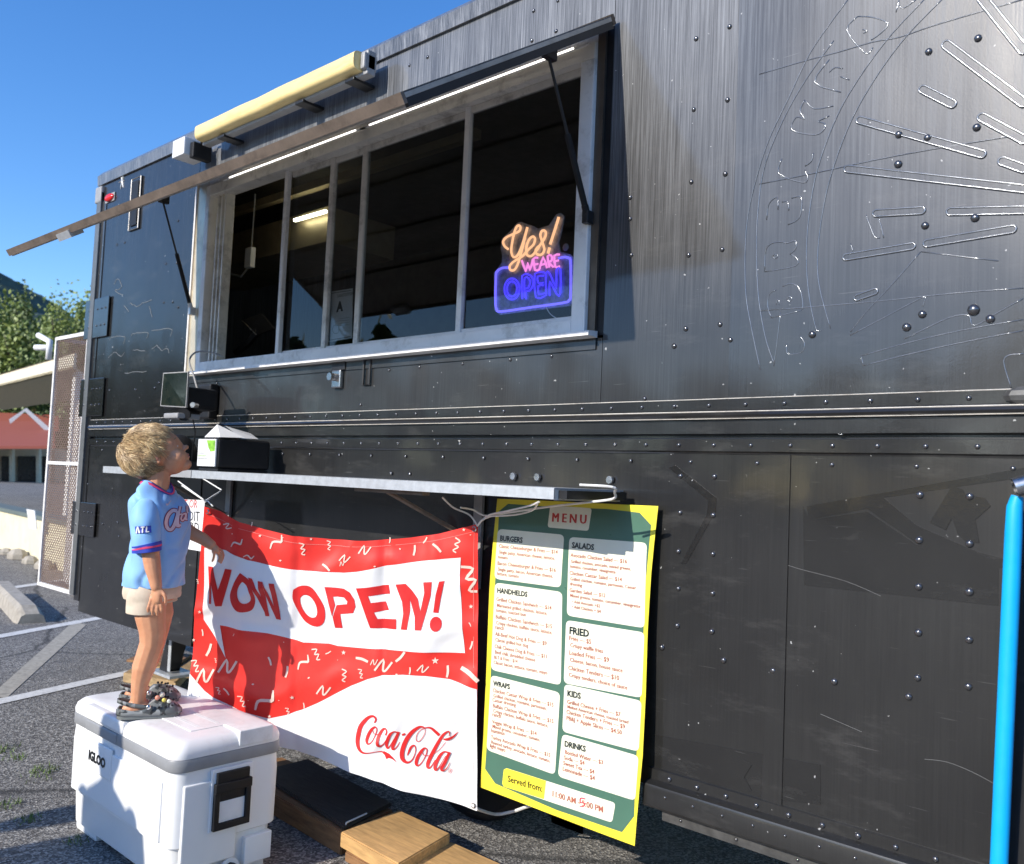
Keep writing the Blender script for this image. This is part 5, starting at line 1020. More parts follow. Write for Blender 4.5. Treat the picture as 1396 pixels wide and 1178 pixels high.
# raised flap piece on lid end and texture rows
cb((.10, .10, .4365), (.58, .29, .4385), .001, 'lid_inlay', 'lid')
cb((-.003, .21, .395), (.10, .33, .4415), .004, 'lid_tab', 'lid')
mb = MB()
for r in range(4):
    for k in range(22): p = CM @ Vector((.13+k*.009, .135+r*.009+(.05 if r > 1 else 0), .4392)); mb.ell(p, Vector((.0026, 0, 0)), Vector((0, .0026, 0)), Vector((0, 0, .0012)), 5, 4)
kind(mb.build('lid_dimples', MT['cooler'], cool), 'stuff')
csf = Surf(CM @ Vector((.60, -.0095, .335)), CM @ Vector((.40, -.0095, .335)), CM @ Vector((.40, -.0095, .24)), CM @ Vector((.60, -.0095, .24)))
csf.n = -cw
pa = CM @ Vector((.565, -.0095, .272)); pb = CM @ Vector((.435, -.0095, .272))
text_on(csf, 'IGLOO', proj(pa), proj(pb), .001, MT['logo'], 'brand_lettering', cool, bold=.05)

# ================================================================== TIMBER
def slab(name, pxs, z0, z1, m, label, grp='loose timber blocks beside the truck', bev=.004):
    top = [onZ(x, y, z1) for x, y in pxs]; bot = [Vector((p.x, p.y, z0)) for p in top]; bm = bmesh.new()
    vs = [bm.verts.new(p) for p in bot+top]; n = 4
    bm.faces.new(vs[:4][::-1]); bm.faces.new(vs[4:]); [bm.faces.new((vs[i], vs[(i+1) % 4], vs[(i+1) % 4+4], vs[i+4])) for i in range(4)]
    bmesh.ops.recalc_face_normals(bm, faces=bm.faces[:]); bmesh.ops.bevel(bm, geom=bm.edges[:], offset=bev, segments=2, affect='EDGES'); bm.verts.index_update()
    o = raw(name, [v.co.copy() for v in bm.verts], [tuple(v.index for v in f.verts) for f in bm.faces], m, origin=bot[0]); bm.free(); return tag(shade_auto(o, 30), label, 'timber', grp)
slab('timber_block', [(464, 1134), (543, 1178), (614, 1136), (544, 1104)], .035, .085, MT['wood'], 'pale square timber block right of the dark board')
slab('timber_board', [(545, 1182), (800, 1320), (880, 1265), (615, 1147)], .0, .052, MT['wood'], 'pale timber board in the bottom foreground below the menu')
slab('timber_board', [(300, 1042), (466, 1136), (536, 1104), (385, 1032)], .0, .075, MT['wood2'], 'long brown timber board beside the cool box')
slab('timber_board', [(365, 1046), (470, 1098), (535, 1068), (440, 1026)], .13, .15, MT['woodd'], 'dark stained board lying on the long brown board') if False else None
slab('timber_board', [(350, 1052), (470, 1126), (534, 1094), (420, 1034)], .077, .092, MT['woodd'], 'thin dark stained board lying on the long brown board')
a = onZ(471, 1122, .096); b = onZ(533, 1094, .096); tag(MB().tube([a-Vector((0, 0, .012)), a+Vector((.004, 0, .002)), a+(b-a)*.45], .003, 5).build('white_edge_strip', MT['rope'], origin=a), 'short white strip along the end of the dark stained board', 'strip')
slab('timber_block', [(470, 1160), (545, 1200), (600, 1168), (560, 1130)], .0, .034, MT['wood2'], 'brown timber offcut underneath the pale square block')
slab('timber_block', [(168, 917), (240, 930), (264, 905), (200, 900)], .0, .055, MT['wfar'], 'lowest weathered timber under the stabiliser leg', 'timbers stacked under the stabiliser leg')
slab('timber_block', [(180, 905), (262, 915), (264, 893), (212, 890)], .057, .10, MT['wfar'], 'middle weathered timber under the stabiliser leg', 'timbers stacked under the stabiliser leg')
slab('timber_board', [(172, 899), (240, 906), (262, 892), (205, 885)], .102, .118, MT['wood2'], 'thin reddish top board under the stabiliser leg', 'timbers stacked under the stabiliser leg')

# ================================================================== CHILD
LZ = .4365*1.045
FOOT = onZ(204, 972, LZ); DEP = (FOOT-CAM).dot(F)
PX = DEP/FPX
Rh = rt0.copy(); Fh = fw0.copy()
def J(px, py, dd=0.): return onD(px, py, DEP+dd)
def basis(a): a = math.radians(a); return Rh*math.cos(a)-Fh*math.sin(a), Rh*math.sin(a)+Fh*math.cos(a)     # facing, away side
ef, es = basis(16)
def ringv(c, a, b, ra, rb, n=20, ex=2.):
    out = []
    for k in range(n):
        t_ = 2*math.pi*k/n; ct, st = math.cos(t_), math.sin(t_); out.append(c+a*(ra*math.copysign(abs(ct)**(2/ex), ct))+b*(rb*math.copysign(abs(st)**(2/ex), st)))
    return out
boy = thing('person', 'small child in a light blue jersey standing on the cool box', 'person', (FOOT.x, FOOT.y, LZ))
B = MB()
def limb(pts, n=12):
    # (px,py,dd,r px) capsule chain
    P3 = [J(x, y, d) for x, y, d, r in pts]; B.tube(P3, [r*PX for *_, r in pts], n)
    for i in (0, -1): B.ell(P3[i], Vector((1, 0, 0))*pts[i][3]*PX, Vector((0, 1, 0))*pts[i][3]*PX, Vector((0, 0, 1))*pts[i][3]*PX, 10, 8)
# torso
B.loft([ringv(J(x, y), ef, es, a*PX, b, 20) for x, y, a, b in ((208, 818, 25, .078), (209, 800, 26, .082), (212, 775, 24, .078), (214, 745, 24, .08), (215, 715, 25, .082), (214, 695, 24, .085), (211, 684, 20, .08), (212, 676, 16, .055))])
limb([(211, 690, 0, 16), (214, 665, 0, 15.5), (216, 648, .0, 15.5), (214, 632, 0, 16)])
# near leg, far leg
limb([(203, 815, -.05, 22), (205, 840, -.055, 19.5), (208, 862, -.055, 17), (207, 877, -.055, 15.6), (201, 895, -.055, 15.2), (196, 910, -.055, 15), (191, 930, -.055, 11.5), (189, 945, -.055, 9.8), (188, 958, -.055, 10)])
limb([(214, 812, .05, 19), (219, 836, .05, 17), (215, 860, .05, 14.5), (210, 882, .05, 13), (203, 902, .05, 13), (195, 925, .05, 10), (191, 940, .05, 8.6), (190, 950, .05, 9)])
# arms
limb([(201, 699, -.085, 11.5), (202, 725, -.105, 11), (205, 752, -.112, 11.4), (208, 772, -.115, 10.6), (211, 788, -.118, 8.6), (213, 799, -.12, 7.4)])
limb([(226, 698, .085, 13), (243, 714, .105, 11), (261, 727, .108, 9.5), (277, 735, .11, 8.6), (288, 743, .105, 7)])
# near hand
def finger(pts, r): P3 = [J(*p) for p in pts]; B.tube(P3, [r*1.05, r, r*.95, r*.8][:len(P3)], 8); B.ell(P3[-1], Vector((r*.85, 0, 0)), Vector((0, r*.85, 0)), Vector((0, 0, r*.85)), 8, 6)
B.ell(J(213.5, 809, -.12), ef*.020, es*.011, Vector((0, 0, 1))*.032, 12, 8)
B.ell(J(212, 815, -.12), ef*.022, es*.010, Vector((0, 0, 1))*.02, 12, 8)
finger([(206, 815, -.122), (203.5, 824, -.126), (201.5, 830, -.128), (201.5, 834, -.126)], .0050)
finger([(210, 818, -.120), (208.5, 828, -.124), (207.5, 834, -.124), (208, 838, -.12)], .0052)
finger([(214.5, 818, -.118), (214.5, 828, -.12), (214, 835, -.12), (214.5, 839, -.116)], .0052)
finger([(218.5, 816, -.116), (220, 825, -.118), (220.5, 831, -.117), (220, 835, -.113)], .0050)
finger([(218.5, 803, -.12), (224, 810, -.124), (226, 817, -.125), (225.5, 822, -.122)], .0056)
# far hand
B.ell(J(294, 748.5, .105), ef*.018+Vector((0, 0, -.008)), es*.012, Vector((0, 0, .014)), 12, 8)
for dxx, l in ((0, 0), (3, 1.5), (-3, -1)):
    finger([(295+dxx*.6, 751, .108+dxx*.003), (300+dxx*.8, 755+l*.5, .11), (301.5+dxx*.6, 761+l, .11), (299.5+dxx*.6, 766+l, .108)], .0048)
finger([(290, 750, .09), (292, 756, .088), (291, 762, .088), (289.5, 765, .09)], .0050)
finger([(298, 748, .125), (303, 751, .128), (305, 757, .128), (304, 762, .126)], .0046)
# feet
footdir = (onZ(237, 974, LZ)-onZ(170, 979, LZ)); footdir.z = 0; footdir.normalize(); fside = Vector((-footdir.y, footdir.x, 0))
FN = onZ(202, 981, LZ)+fside*.034; FR = onZ(203, 960, LZ)+fside*.03
for Fc_ in (FN, FR):
    B.ell(Fc_+Vector((0, 0, .028))-footdir*.03, footdir*.05, fside*.026, Vector((0, 0, .03)), 12, 8); B.ell(Fc_+Vector((0, 0, .024))+footdir*.03, footdir*.055, fside*.030, Vector((0, 0, .02)), 12, 8)
# head
hth, hps = math.radians(31), math.radians(17)
hf_h = Rh*math.cos(hps)+Fh*math.sin(hps); hl = -Rh*math.sin(hps)+Fh*math.cos(hps)
hf = hf_h*math.cos(hth)+up0*math.sin(hth); hu = -hf_h*math.sin(hth)+up0*math.cos(hth)
HS = .01*1.02
HO = J(214, 626.5, -.06)-(hf*(-.3)+hl*(-6.6)+hu*(-1.8))*HS
def H(x, y, z): return HO+(hf*x+hl*y+hu*z)*HS
def he(c, r, tilt=0):
    B.ell(H(*c), hf*r[0]*HS, hl*r[1]*HS, hu*r[2]*HS, 18, 12)
he((-1.2, 0, 2.2), (8.6, 6.9, 7.6)); he((3.2, 0, .8), (5.2, 5.7, 5.6)); he((3.2, 0, -3.6), (4.9, 4.9, 5.0)); he((5.9, 0, -7.2), (2.2, 2.4, 1.7)); he((3.2, 0, -5.6), (4.2, 4.0, 2.9))
he((4.9, 3.0, -3.6), (2.7, 2.4, 2.7)); he((4.9, -3.0, -3.6), (2.7, 2.4, 2.7))
he((7.6, 0, -.6), (.95, .8, 1.6)); he((8.7, 0, -2.1), (1.15, .95, .85)); he((8.3, .75, -2.4), (.7, .6, .55)); he((8.3, -.75, -2.4), (.7, .6, .55))
he((7.7, 0, -4.35), (.95, 1.7, .55)); he((7.5, 0, -5.35), (.95, 1.5, .6)); he((6.9, 0, 1.5), (1.4, 3.8, .9))
for sy in (1, -1):
    he((-.2, 6.45*sy, -1.3), (1.3, .5, 1.9)); he((-.6, 6.9*sy, -.6), (1.35, .45, 1.5)); he((-.1, 6.75*sy, -2.6), (.7, .4, .7))
bobj = raw('body', B.v, B.f, MT['skin'], boy); remesh(bobj, .0030, 2)
# ear hollow, eyes, brows, lips
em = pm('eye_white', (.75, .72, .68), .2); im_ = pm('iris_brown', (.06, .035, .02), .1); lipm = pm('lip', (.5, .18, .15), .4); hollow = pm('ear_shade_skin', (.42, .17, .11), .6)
for sy in (1, -1):
    e = MB().ell(H(6.35, 2.75*sy, -.55), hf*.95*HS, hl*1.15*HS, hu*.8*HS, 14, 10).build('eye', em, bobj, smooth=True)
    MB().ell(H(7.02, 2.65*sy, -.45), hf*.32*HS, hl*.48*HS, hu*.5*HS, 10, 8).build('iris', im_, bobj, smooth=True)
    MB().tube([H(6.4, 4.0*sy, -.3), H(7.15, 3.3*sy, .2), H(7.35, 2.5*sy, .35), H(7.1, 1.7*sy, 0)], .0011, 5).build('eyelash', pm('lash', (.05, .03, .02), .6), bobj)
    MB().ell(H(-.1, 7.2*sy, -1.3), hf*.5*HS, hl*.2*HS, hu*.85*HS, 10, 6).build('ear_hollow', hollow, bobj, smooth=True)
    MB().tube([H(7.4, 1.5*sy, 1.5), H(7.7, 2.8*sy, 1.95), H(6.9, 4.2*sy, 1.6)], [.0012, .0016, .0008], 5).build('eyebrow', pm('brow_hair', (.3, .19, .09), .7), bobj)
MB().ell(H(8.42, 0, -4.5), hf*.3*HS, hl*1.4*HS, hu*.3*HS, 12, 6).build('lip', lipm, bobj, smooth=True); MB().ell(H(8.25, 0, -5.25), hf*.3*HS, hl*1.25*HS, hu*.36*HS, 12, 6).build('lip', lipm, bobj, smooth=True)
# hair: cap plus many locks
hm = [pm('blond_hair', (.58, .40, .20), .45, var=.2), pm('light_blond_hair', (.82, .62, .34), .42, var=.15), pm('dark_blond_hair', (.33, .21, .10), .5, var=.2)]
capb = MB()
def hr(th_, ph):   # hair cap radii: th_ from crown axis, ph round
    return Vector((-1.6+9.0*math.sin(th_)*math.cos(ph), 7.5*math.sin(th_)*math.sin(ph), 2.3+8.0*math.cos(th_)))
rings = []
def inhair(v):
    x, y, z = v
    if x > 5.9: return False
    if x > 2.2 and z < 3.6+.35*(x-2.2): return False
    if x > .8 and z < .2: return False
    if -2.2 < x <= .8 and z < .6 and abs(y) > 4: return z > .9
    if x <= -2.2 and z < -5.65: return False
    return True
nu, nv = 48, 30; vid = {}; cv = []; cf = []
for j in range(nv+1):
    for i in range(nu):
        v = hr(math.radians(170)*j/nv, 2*math.pi*i/nu); vid[(j, i)] = len(cv); cv.append((v, H(v.x, v.y, v.z)))
for j in range(nv):
    for i in range(nu):
        ids = [vid[(j, i)], vid[(j+1, i)], vid[(j+1, (i+1) % nu)], vid[(j, (i+1) % nu)]]
        if all(inhair(cv[k][0]) for k in ids): cf.append(tuple(ids))
raw('hair_cap', [c[1] for c in cv], cf, hm[2], bobj, smooth=True)
hv = []; hfc = []; hmi = []
crown = Vector((-6.5, 0, 8.5)); hr_ = random.Random(3)
def lock(p, d, L, w, m, curl):
    """p,d local head vectors (cm)"""
    global hv, hfc
    pts = []; q = p.copy(); dd_ = d.copy(); n = 6
    for k in range(n+1):
        pts.append(q.copy()); rad = Vector((q.x+1.4, q.y*1.1, q.z-2.0)).normalized(); s = L/n
        dd_ = (dd_+curl*.16+Vector((0, 0, -.05))).normalized(); q = q+dd_*s
        c0 = Vector((q.x+1.6, q.y, q.z-2.3)); e = math.sqrt((c0.x/8.7)**2+(c0.y/7.2)**2+(c0.z/7.9)**2)
        if e < 1.03: q += rad*(1.03-e)*7.5
        if e > 1.13: q -= rad*(e-1.13)*6.5
    b = len(hv)
    for k, a in enumerate(pts):
        t_ = (pts[min(k+1, n)]-pts[max(k-1, 0)]).normalized(); rad = Vector((a.x+1.4, a.y, a.z-2.0)).normalized(); s1 = t_.cross(rad).normalized(); ww = w*(1-(k/n)**2.2)*.5+.01
        hv += [H(*(a+s1*ww)), H(*(a+rad*ww*.8)), H(*(a-s1*ww))]
    for k in range(n):
        for e in range(3):
            f_ = (e+1) % 3; hfc.append((b+3*k+e, b+3*k+f_, b+3*k+3+f_, b+3*k+3+e)); hmi.append(m)
cnt = 0
while cnt < 7500:
    th_ = math.acos(hr_.uniform(-.92, 1)); ph = hr_.uniform(0, 2*math.pi); v = hr(th_, ph)
    if not inhair(v): continue
    out = Vector((v.x+1.6, v.y*1.3, (v.z-2.3)*1.2)).normalized(); away = (v-crown); away = away-out*away.dot(out)
    fl = away.normalized() if away.length > .3 else Vector((hr_.gauss(0, 1), hr_.gauss(0, 1), 0)).normalized()
    wav = noise.noise_vector(v*.32)*.9
    d = (fl+out*hr_.uniform(.05, .34)+wav*.7+Vector((hr_.gauss(0, .19), hr_.gauss(0, .19), hr_.gauss(0, .15)))).normalized()
    L = hr_.uniform(2.8, 5.4) if v.z > 0 else hr_.uniform(2.4, 4.0)
    if v.x < -2.5 and v.z < -1: L += 1.2; d = (d+Vector((.1, 0, -.5))).normalized()
    if v.x > 2.5: L *= .75
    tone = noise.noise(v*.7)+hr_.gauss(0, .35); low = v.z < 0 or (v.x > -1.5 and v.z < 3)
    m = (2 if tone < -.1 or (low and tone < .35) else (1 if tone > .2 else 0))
    lock(v*1.0-out*.3, d, L, hr_.uniform(.06, .19), m, wav); cnt += 1
for k in range(26):
    v = hr(hr_.uniform(.1, .8), hr_.uniform(0, 6.28)); out = Vector((v.x+1.6, v.y, v.z-2.3)).normalized(); lock(v, (out*1.0+Vector((-.3, 0, .5))+noise.noise_vector(v)*.5).normalized(), hr_.uniform(2, 3.6), .14, 1, -out*.5)
raw('hair', hv, hfc, None, bobj, mats=hm, midx=hmi)
# ---- clothes
jm, jt, jb_ = nodes('light_blue_jersey'); v_ = coordmap(jt); n_ = noisen(jt, v_, 7, 3); jt.links.new(ramp(jt, n_, [(.3, (.22, .45, .80)), (.7, (.27, .52, .86))]), jb_.inputs['Base Color']); jb_.inputs['Roughness'].default_value = .55; jb_.inputs['Sheen Weight'].default_value = .3
bump(jt, jb_, noisen(jt, v_, 700, 2), .25, .0006); jt.nodes['Principled BSDF'].inputs['Specular IOR Level'].default_value = .3
def garment(rings, name, mat, parent, fold=.004, fs=(18, 7), thick=.0025, sub=1, seed=0, capt=False):
    vs = []; n = len(rings[0])
    for r in rings:
        c = sum(r, Vector())/n
        for v in r:
            if fold == 0: vs.append(v); continue
            o_ = (v-c); o_.normalize(); nz = noise.noise(Vector((v.x*fs[0]+seed, v.y*fs[0], v.z*fs[1])))+.5*noise.noise(Vector((v.x*fs[0]*2.3, v.y*fs[0]*2.3+seed, v.z*fs[1]*2.6+v.x*20)))
            q_ = Vector((v.x*11+v.z*8+seed, v.y*11-v.z*5, v.z*6)); rg = max(0, 1-abs(noise.noise(q_))*5)**2
            vs.append(v+o_*(nz*fold-rg*fold*.9))
    fs_ = []
    for i in range(len(rings)-1):
        for k in range(n): fs_.append((i*n+k, i*n+(k+1) % n, (i+1)*n+(k+1) % n, (i+1)*n+k))
    o = raw(name, vs, fs_, mat, parent, smooth=True)
    m = o.modifiers.new('t', 'SOLIDIFY'); m.thickness = thick; m.offset = 0
    if sub: q = o.modifiers.new('u', 'SUBSURF'); q.levels = q.render_levels = sub
    return o
def interp(keys, n):
    # keys: list of tuples, smooth interpolation
    return smooth(keys, n)
J_k = interp([(211, 655.5, 16.5, .048, 2), (211, 661, 19.5, .060, 2), (211.5, 669, 25, .084, 2.1), (213, 680, 30, .104, 2.2), (215, 693, 34, .112, 2.2), (216, 715, 35, .108, 2.2), (215, 740, 35.5, .106, 2.1), (212, 765, 37, .106, 2.1), (208.5, 785, 38.5, .108, 2.1), (207.5, 798, 38, .108, 2.1)], 5)
def jring(x, y, a, b, e):
    c = J(x+2.5, y); r = ringv(c, ef, es, (a-2.5)*PX, b, 56, e)
    # neckline drops to a V at the front
    if y < 682:
        k = (682-y)/26
        out = []
        for v in r:
            fr_c = max(0, (v-c).dot(ef)/(a*PX)); out.append(v+Vector((0, 0, -.052*k*fr_c**2.5))+ef*(.026*k*fr_c**3))
        r = out
    return r
jer = garment([jring(*k) for k in J_k], 'jersey', jm, bobj, .013, (10, 7), seed=3)
def tubeg(keys, name, mat, nn_=5, fold=.003, seed=0, par=None, thick=.0025):
    ks = interp(keys, nn_); rings = []
    P3 = [J(x, y, d) for x, y, d, r in ks]
    for i, (x, y, d, r) in enumerate(ks):
        t_ = (P3[min(i+1, len(P3)-1)]-P3[max(i-1, 0)]).normalized(); u = es-t_*es.dot(t_); u.normalize(); w = t_.cross(u); rings.append(ringv(P3[i], w, u, r*PX, r*PX, 28))
    return garment(rings, name, mat, par or jer, fold, (20, 9), thick, seed=seed)
slv = tubeg([(203, 688, -.07, 12), (199, 697, -.09, 17), (198, 712, -.104, 18.5), (199, 730, -.11, 18), (200, 750, -.112, 17.8)], 'sleeve', jm, seed=9, fold=.005)
slf = tubeg([(224, 688, .07, 12), (231, 697, .09, 16), (238, 706, .1, 16), (245, 714, .105, 15)], 'sleeve', jm, seed=4)
bluem = pm('royal_blue_trim', (.03, .06, .42), .6); redm = pm('pink_red_trim', (.75, .06, .16), .6)
for y0, y1_, m, dr in ((741, 744.2, bluem, .6), (744.3, 747, redm, .8), (747.1, 752, bluem, .6)):
    k = tubeg([(199.5, y0, -.112, 18.2+dr), (199.8, (y0+y1_)/2, -.112, 18.2+dr), (200, y1_, -.112, 18.2+dr)], 'sleeve_stripe', m, 3, .005, 9, slv, .002)
# shorts
sm_ = pm('beige_cotton', (.60, .50, .38), .8, var=.1, scale=15, bstr=.3, bscale=400, bdist=.0005)
sho = garment([ringv(J(x, y), ef, es, a*PX, b, 40, 2.1) for x, y, a, b in interp([(209, 788, 30, .095), (208, 800, 33, .1), (207.5, 808, 34, .1), (207.5, 814, 32, .098)], 4)], 'shorts', sm_, bobj, .004, (22, 10))
tubeg([(205, 802, -.045, 26), (201, 813, -.05, 26), (199, 824, -.052, 24.5), (198.5, 834, -.052, 24)], 'shorts_leg', sm_, 4, .004, 5, sho)
tubeg([(216, 800, .045, 22), (221, 808, .05, 20), (224, 815, .052, 18), (225, 821, .052, 17)], 'shorts_leg', sm_, 4, .004, 8, sho)
# print on the jersey: raycast from outside on to the cloth
bpy.context.view_layer.update(); dg = bpy.context.evaluated_depsgraph_get()
def bvh_of(objs):
    V = []; Fs = []
    for o in objs:
        me = o.evaluated_get(dg).to_mesh(); b = len(V); mw = Matrix.Translation(ORG[o.name]); V += [mw @ v.co for v in me.vertices]; Fs += [tuple(i+b for i in p.vertices) for p in me.polygons]; o.evaluated_get(dg).to_mesh_clear()
    return BVHTree.FromPolygons(V, Fs)
def cloth_print(bv, sts, Z, off, mat, name, parent, k=4, dd=None):
    V = []; Fs = []
    for j, st in enumerate(sts):
        s = smooth(st, 12) if len(st) > 2 else [tuple(a+(b-a)*i/16 for a, b in zip(st[0], st[1])) for i in range(17)]
        Lf, Rt = ribbon(s); nc = 3 if max(q[2] for q in s)/Z[0] < 4 else 9; b = len(V); ok = []; last = None
        for l, r in zip(Lf, Rt):
            for q in range(nc):
                t_ = q/(nc-1); px, py = Z[1]+(l[0]+(r[0]-l[0])*t_)/Z[0], Z[2]+(l[1]+(r[1]-l[1])*t_)/Z[0]; d = ray(px, py); hit = bv.ray_cast(CAM, d)
                if hit[0] is None: V.append(last or J(px, py, -.1)); ok.append(False)
                else: last = hit[0]-d*(off+j*.0002); V.append(last); ok.append(True)
        for i in range(len(s)-1):
            for c in range(nc-1):
                f = (b+nc*i+c, b+nc*i+c+1, b+nc*i+nc+c+1, b+nc*i+nc+c)
                if all(ok[q-b] for q in f) and max((V[f[0]]-V[q]).length for q in f) < .02: Fs.append(f)
    return raw(name, V, Fs, mat, parent)
bvj = bvh_of([jer]); zj = (7.3615, 160, 650)
AT = [[(600, 345), (555, 340), (510, 385), (490, 450), (500, 510), (535, 530), (570, 490), (600, 400), (610, 345)], [(607, 345), (595, 430), (598, 490), (628, 495)], [(632, 295), (612, 400), (612, 480), (640, 488)], [(590, 390), (650, 372)], [(688, 368), (655, 380), (640, 420), (655, 440), (680, 410), (692, 365)], [(692, 365), (688, 425), (702, 425)], [(700, 290), (702, 350), (712, 360)]]
maroon = pm('maroon_print', (.28, .015, .06), .6); pinkw = pm('pale_pink_print2', (.72, .55, .6), .6)
W = lambda sts, ws: [[(x, y, w) for x, y in s] for s, w in zip(sts, ws)]
cloth_print(bvj, W(AT, [52, 40, 38, 30, 32, 32, 30]), zj, .0016, maroon, 'chest_lettering_outline', jer)
cloth_print(bvj, W(AT, [34, 24, 22, 14, 17, 17, 16]), zj, .0034, pinkw, 'chest_lettering', jer)
cloth_print(bvj, [[(490, 262, 4), (496, 280, 16), (512, 272, 12), (540, 235, 4)]], zj, .0016, pinkw, 'swoosh_print', jer)
# neck band: real strips round the neck opening
def collar(y0, y1_, grow, name, m):
    ks = [(211, y, 16.8+(y-655.5)*.55+grow, .0485+(y-655.5)*.0022+grow*.0025, 2) for y in (y0, (y0+y1_)/2, y1_)]
    return garment([jring(*k) for k in ks], name, m, jer, 0, thick=.002, sub=0)
collar(655.2, 661.2, .9, 'neck_band', bluem); collar(656.8, 659.8, 1.7, 'neck_stripe', redm)
bvs = bvh_of([slv]); zj2 = (7.3615, 158.5, 650)
cloth_print(bvs, [[(190, 535, 70), (352, 525, 70)]], zj2, .0030, bluem, 'sleeve_patch', slv)
whm = MT['white']; A_ = [[(200, 568, 13), (214, 505, 13), (232, 566, 13)], [(245, 507, 13), (285, 503, 13)], [(265, 505, 14), (262, 562, 14)], [(305, 500, 14), (300, 556, 14)], [(300, 553, 12), (330, 550, 12)]]
cloth_print(bvs, A_, zj2, .0048, whm, 'sleeve_lettering', slv)
# clogs
cm_, ct, cbm = nodes('grey_camouflage_foam'); v_ = coordmap(ct); f1 = noisen(ct, v_, 55, 1, .4); f2 = noisen(ct, v_, 42, 1, .4)
cA = ramp(ct, f1, [(.46, (.035, .04, .04)), (.47, (.13, .14, .135))]); cB = ramp(ct, f2, [(.55, 0.), (.56, 1.)]); ct.links.new(mixc(ct, cB, cA, (.3, .31, .3)), cbm.inputs['Base Color']); cbm.inputs['Roughness'].default_value = .55
solem = pm('grey_sole', (.17, .18, .17), .6)
def clog(Fc_, name_lab, grp, near):
    t = thing('clog', name_lab, 'shoe', Fc_, grp)
    def C(x, y, z): return Fc_+footdir*x+fside*y+Vector((0, 0, z))
    def foot(x): # half width along length -0.09..0.1
        u = (x+.09)/.19; return .026+.012*math.sin(min(1, max(0, u))*math.pi*.9)+.006*(u > .5)
    xs = [-.092, -.088, -.075, -.05, -.02, .02, .05, .075, .09, .098, .101]
    hw = [.008, .018, .026, .029, .029, .034, .038, .037, .030, .018, .006]
    sole = MB(); rings = []
    for x, w in zip(xs, hw): rings.append([C(x, -w, .002), C(x, w, .002), C(x, w+.001, .018), C(x, -w-.001, .018)])
    sole.loft(rings); so = shade_auto(sole.build('sole', solem, t), 60)
    up = MB(); rings = []
    for x, w, h in ((-.01, .029, .028), (.0, .031, .042), (.015, .033, .055), (.035, .035, .056), (.055, .037, .050), (.075, .036, .044), (.088, .030, .034), (.096, .020, .026), (.101, .008, .02)):
        rings.append([C(x, w*math.cos(a), .012+(h-.012)*math.sin(a)**.75) for a in [math.pi*k/12 for k in range(13)]])
    vs = [v for r in rings for v in r]; fs = []
    for i in range(len(rings)-1):
        for k in range(12): fs.append((i*13+k, i*13+k+1, (i+1)*13+k+1, (i+1)*13+k))
    uo = raw('upper', vs, fs, cm_, t, smooth=True); mm = uo.modifiers.new('s', 'SOLIDIFY'); mm.thickness = .005; mm.offset = 1
    # side walls to the heel
    for sgn in (-1, 1):
        vs = []; fs = []
        for i, (x, w, h) in enumerate(((-.092, .004, .034), (-.086, .017, .038), (-.075, .025, .036), (-.05, .028, .030), (-.02, .030, .032), (.01, .033, .045))):
            vs += [C(x, sgn*w, .014), C(x, sgn*(w+.002), h)]
        for i in range(5): fs.append((2*i, 2*i+1, 2*i+3, 2*i+2))
        q = raw('side_wall', vs, fs, cm_, t, smooth=True); mm = q.modifiers.new('s', 'SOLIDIFY'); mm.thickness = .004
    # heel strap
    path = [(.002, -.036, .040), (-.03, -.034, .044), (-.07, -.026, .053), (-.090, -.012, .058), (-.094, 0, .059), (-.090, .012, .058), (-.07, .026, .053), (-.03, .034, .044), (.002, .036, .040)]
    vs = []; fs = []
    for x, y, z in smooth(path, 4): vs += [C(x, y, z-.006), C(x, y, z+.006)]
    for i in range(len(vs)//2-1): fs.append((2*i, 2*i+1, 2*i+3, 2*i+2))
    q = raw('heel_strap', vs, fs, cm_, t, smooth=True); mm = q.modifiers.new('s', 'SOLIDIFY'); mm.thickness = .003
    for s in (-1, 1): MB().ell(C(-.002, s*.039, .040), footdir*.008, fside*.004, Vector((0, 0, .008)), 12, 8).build('strap_button', MT['bolt'], q, smooth=True)
    for x, a in ((.03, .35), (.05, .4), (.07, .5), (.03, .9), (.055, 1.0), (.075, 1.15), (.04, 1.5), (.06, 1.55), (.03, 2.2), (.055, 2.2), (.07, 2.5)):
        for sgn in ((-1,) if near else (-1,)):
            w = .041-(.006 if x > .065 else 0); h = .066-.25*max(0, x-.03); p = C(x, -w*math.cos(a), .012+(h-.010)*math.sin(a)**.75); MB().ell(p, footdir*.0042, fside*.0028, Vector((0, 0, .0042)), 8, 6).build('vent_hole', MT['black'], uo)
    if near:
        for (x, a, c, r) in ((.045, .8, (.75, .62, .12), .007), (.025, .95, (.75, .3, .2), .008), (.04, 1.35, (.8, .75, .6), .009), (.06, .75, (.7, .7, .6), .007)):
            w = .043; h = .068-.25*max(0, x-.03); p = C(x, -w*math.cos(a), .014+(h-.008)*math.sin(a)**.75); ch = MB().ell(p, footdir*r, fside*.004, Vector((0, 0, r)), 10, 6).build('shoe_charm', pm('charm', c, .4), uo, smooth=True)
    return t
clog(FN, 'grey camouflage clog with charms on the nearer foot of the child', 'pair of grey camouflage clogs', True)
clog(FR, 'grey camouflage clog on the farther foot, partly hidden by the other', 'pair of grey camouflage clogs', False)

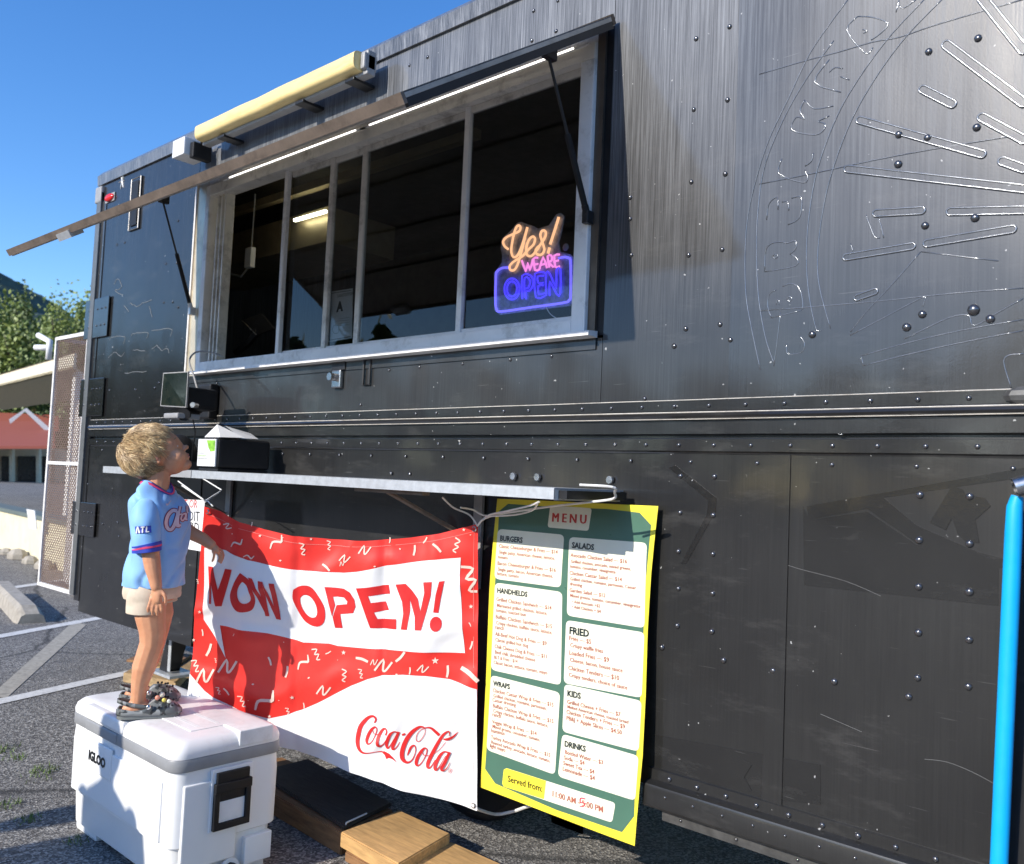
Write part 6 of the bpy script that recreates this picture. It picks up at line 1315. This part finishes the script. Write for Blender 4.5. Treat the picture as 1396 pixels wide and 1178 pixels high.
# ================================================================== BYSTANDERS beside the camera (out of frame, their shadows fall on the cool box)
def adult(loc, h, yaw, name_lab, shirt, trouser, hairc, arm=0.):
    t = thing('person', name_lab, 'person', loc, 'adults standing out of frame')
    c, s = math.cos(yaw), math.sin(yaw); k = h/1.75
    def G(x, y, z): return Vector(loc)+Vector((c*x-s*y, s*x+c*y, z))*k
    b = MB()
    def cap(pts): P3 = [G(*p[:3]) for p in pts]; b.tube(P3, [p[3]*k for p in pts], 12); [b.ell(P3[i], Vector((pts[i][3]*k, 0, 0)), Vector((0, pts[i][3]*k, 0)), Vector((0, 0, pts[i][3]*k)), 10, 8) for i in (0, -1)]
    for sg in (-1, 1):
        cap([(sg*.1, 0, .92, .085), (sg*.11, .01, .5, .055), (sg*.11, 0, .1, .04)]); cap([(sg*.11, -.03, .045, .04), (sg*.12, .14, .035, .032)])
        cap([(sg*.19, 0, 1.42, .055), (sg*.25, -.02, 1.12, .042), (sg*.22, .12+arm*.1, .9+arm*.3, .03)])
        b.ell(G(sg*.21, .16+arm*.1, .84+arm*.34), Vector((.03, 0, 0)), Vector((0, .03, 0)), Vector((0, 0, .05)), 8, 6)
        for f in range(5): q = G(sg*.21+(f-2)*.014, .17+arm*.1, .80+arm*.34); b.tube([q, q+Vector((0, .01, -.06-.01*(2-abs(f-2))))], .008, 6)
    b.loft([[G(a*math.cos(q*.5236), d*math.sin(q*.5236), z) for q in range(12)] for a, d, z in ((.16, .11, .86), (.15, .1, 1.05), (.18, .12, 1.3), (.19, .1, 1.42), (.06, .06, 1.49))])
    cap([(0, 0, 1.44, .055), (0, .01, 1.55, .05)]); b.ell(G(0, .02, 1.63), Vector((.077, 0, 0))*k, Vector((0, .095, 0))*k, Vector((0, 0, .12))*k, 16, 12)
    b.ell(G(0, .12, 1.61), Vector((.012, 0, 0)), Vector((0, .015, 0)), Vector((0, 0, .02)), 8, 6)
    bo = raw('body', b.v, b.f, MT['skin'], t); remesh(bo, .009, 3)
    g = MB(); g.loft([[G(a*math.cos(q*.35), d*math.sin(q*.35), z) for q in range(18)] for a, d, z in ((.19, .14, .82), (.18, .13, 1.05), (.2, .14, 1.3), (.2, .12, 1.43), (.08, .08, 1.49))]); g.build('shirt', shirt, bo, smooth=True)
    g = MB()
    for sg in (-1, 1): g.loft([[G(sg*.1+a*math.cos(q*.449), a*math.sin(q*.449), z) for q in range(14)] for a, z in ((.075, .1), (.08, .5), (.105, .9))])
    g.build('trousers', trouser, bo, smooth=True)
    MB().ell(G(0, -.012, 1.665), Vector((.09, 0, 0))*k, Vector((0, .105, 0))*k, Vector((0, 0, .105))*k, 16, 10).build('hair', hairc, bo, smooth=True)
dk = pm('navy_cloth', (.03, .04, .08), .8); dk2 = pm('grey_cloth', (.2, .2, .2), .8); hd_ = pm('brown_hair', (.06, .035, .02), .6)
adult((-3.17, -3.16, 0), 1.66, .1, 'adult in a grey shirt standing behind the camera, left of the photographer', dk2, dk, hd_)
adult((-3.70, -3.80, 0), 1.66, -.1, 'adult in a navy shirt standing farthest left behind the camera', dk, dk2, hd_, .6)
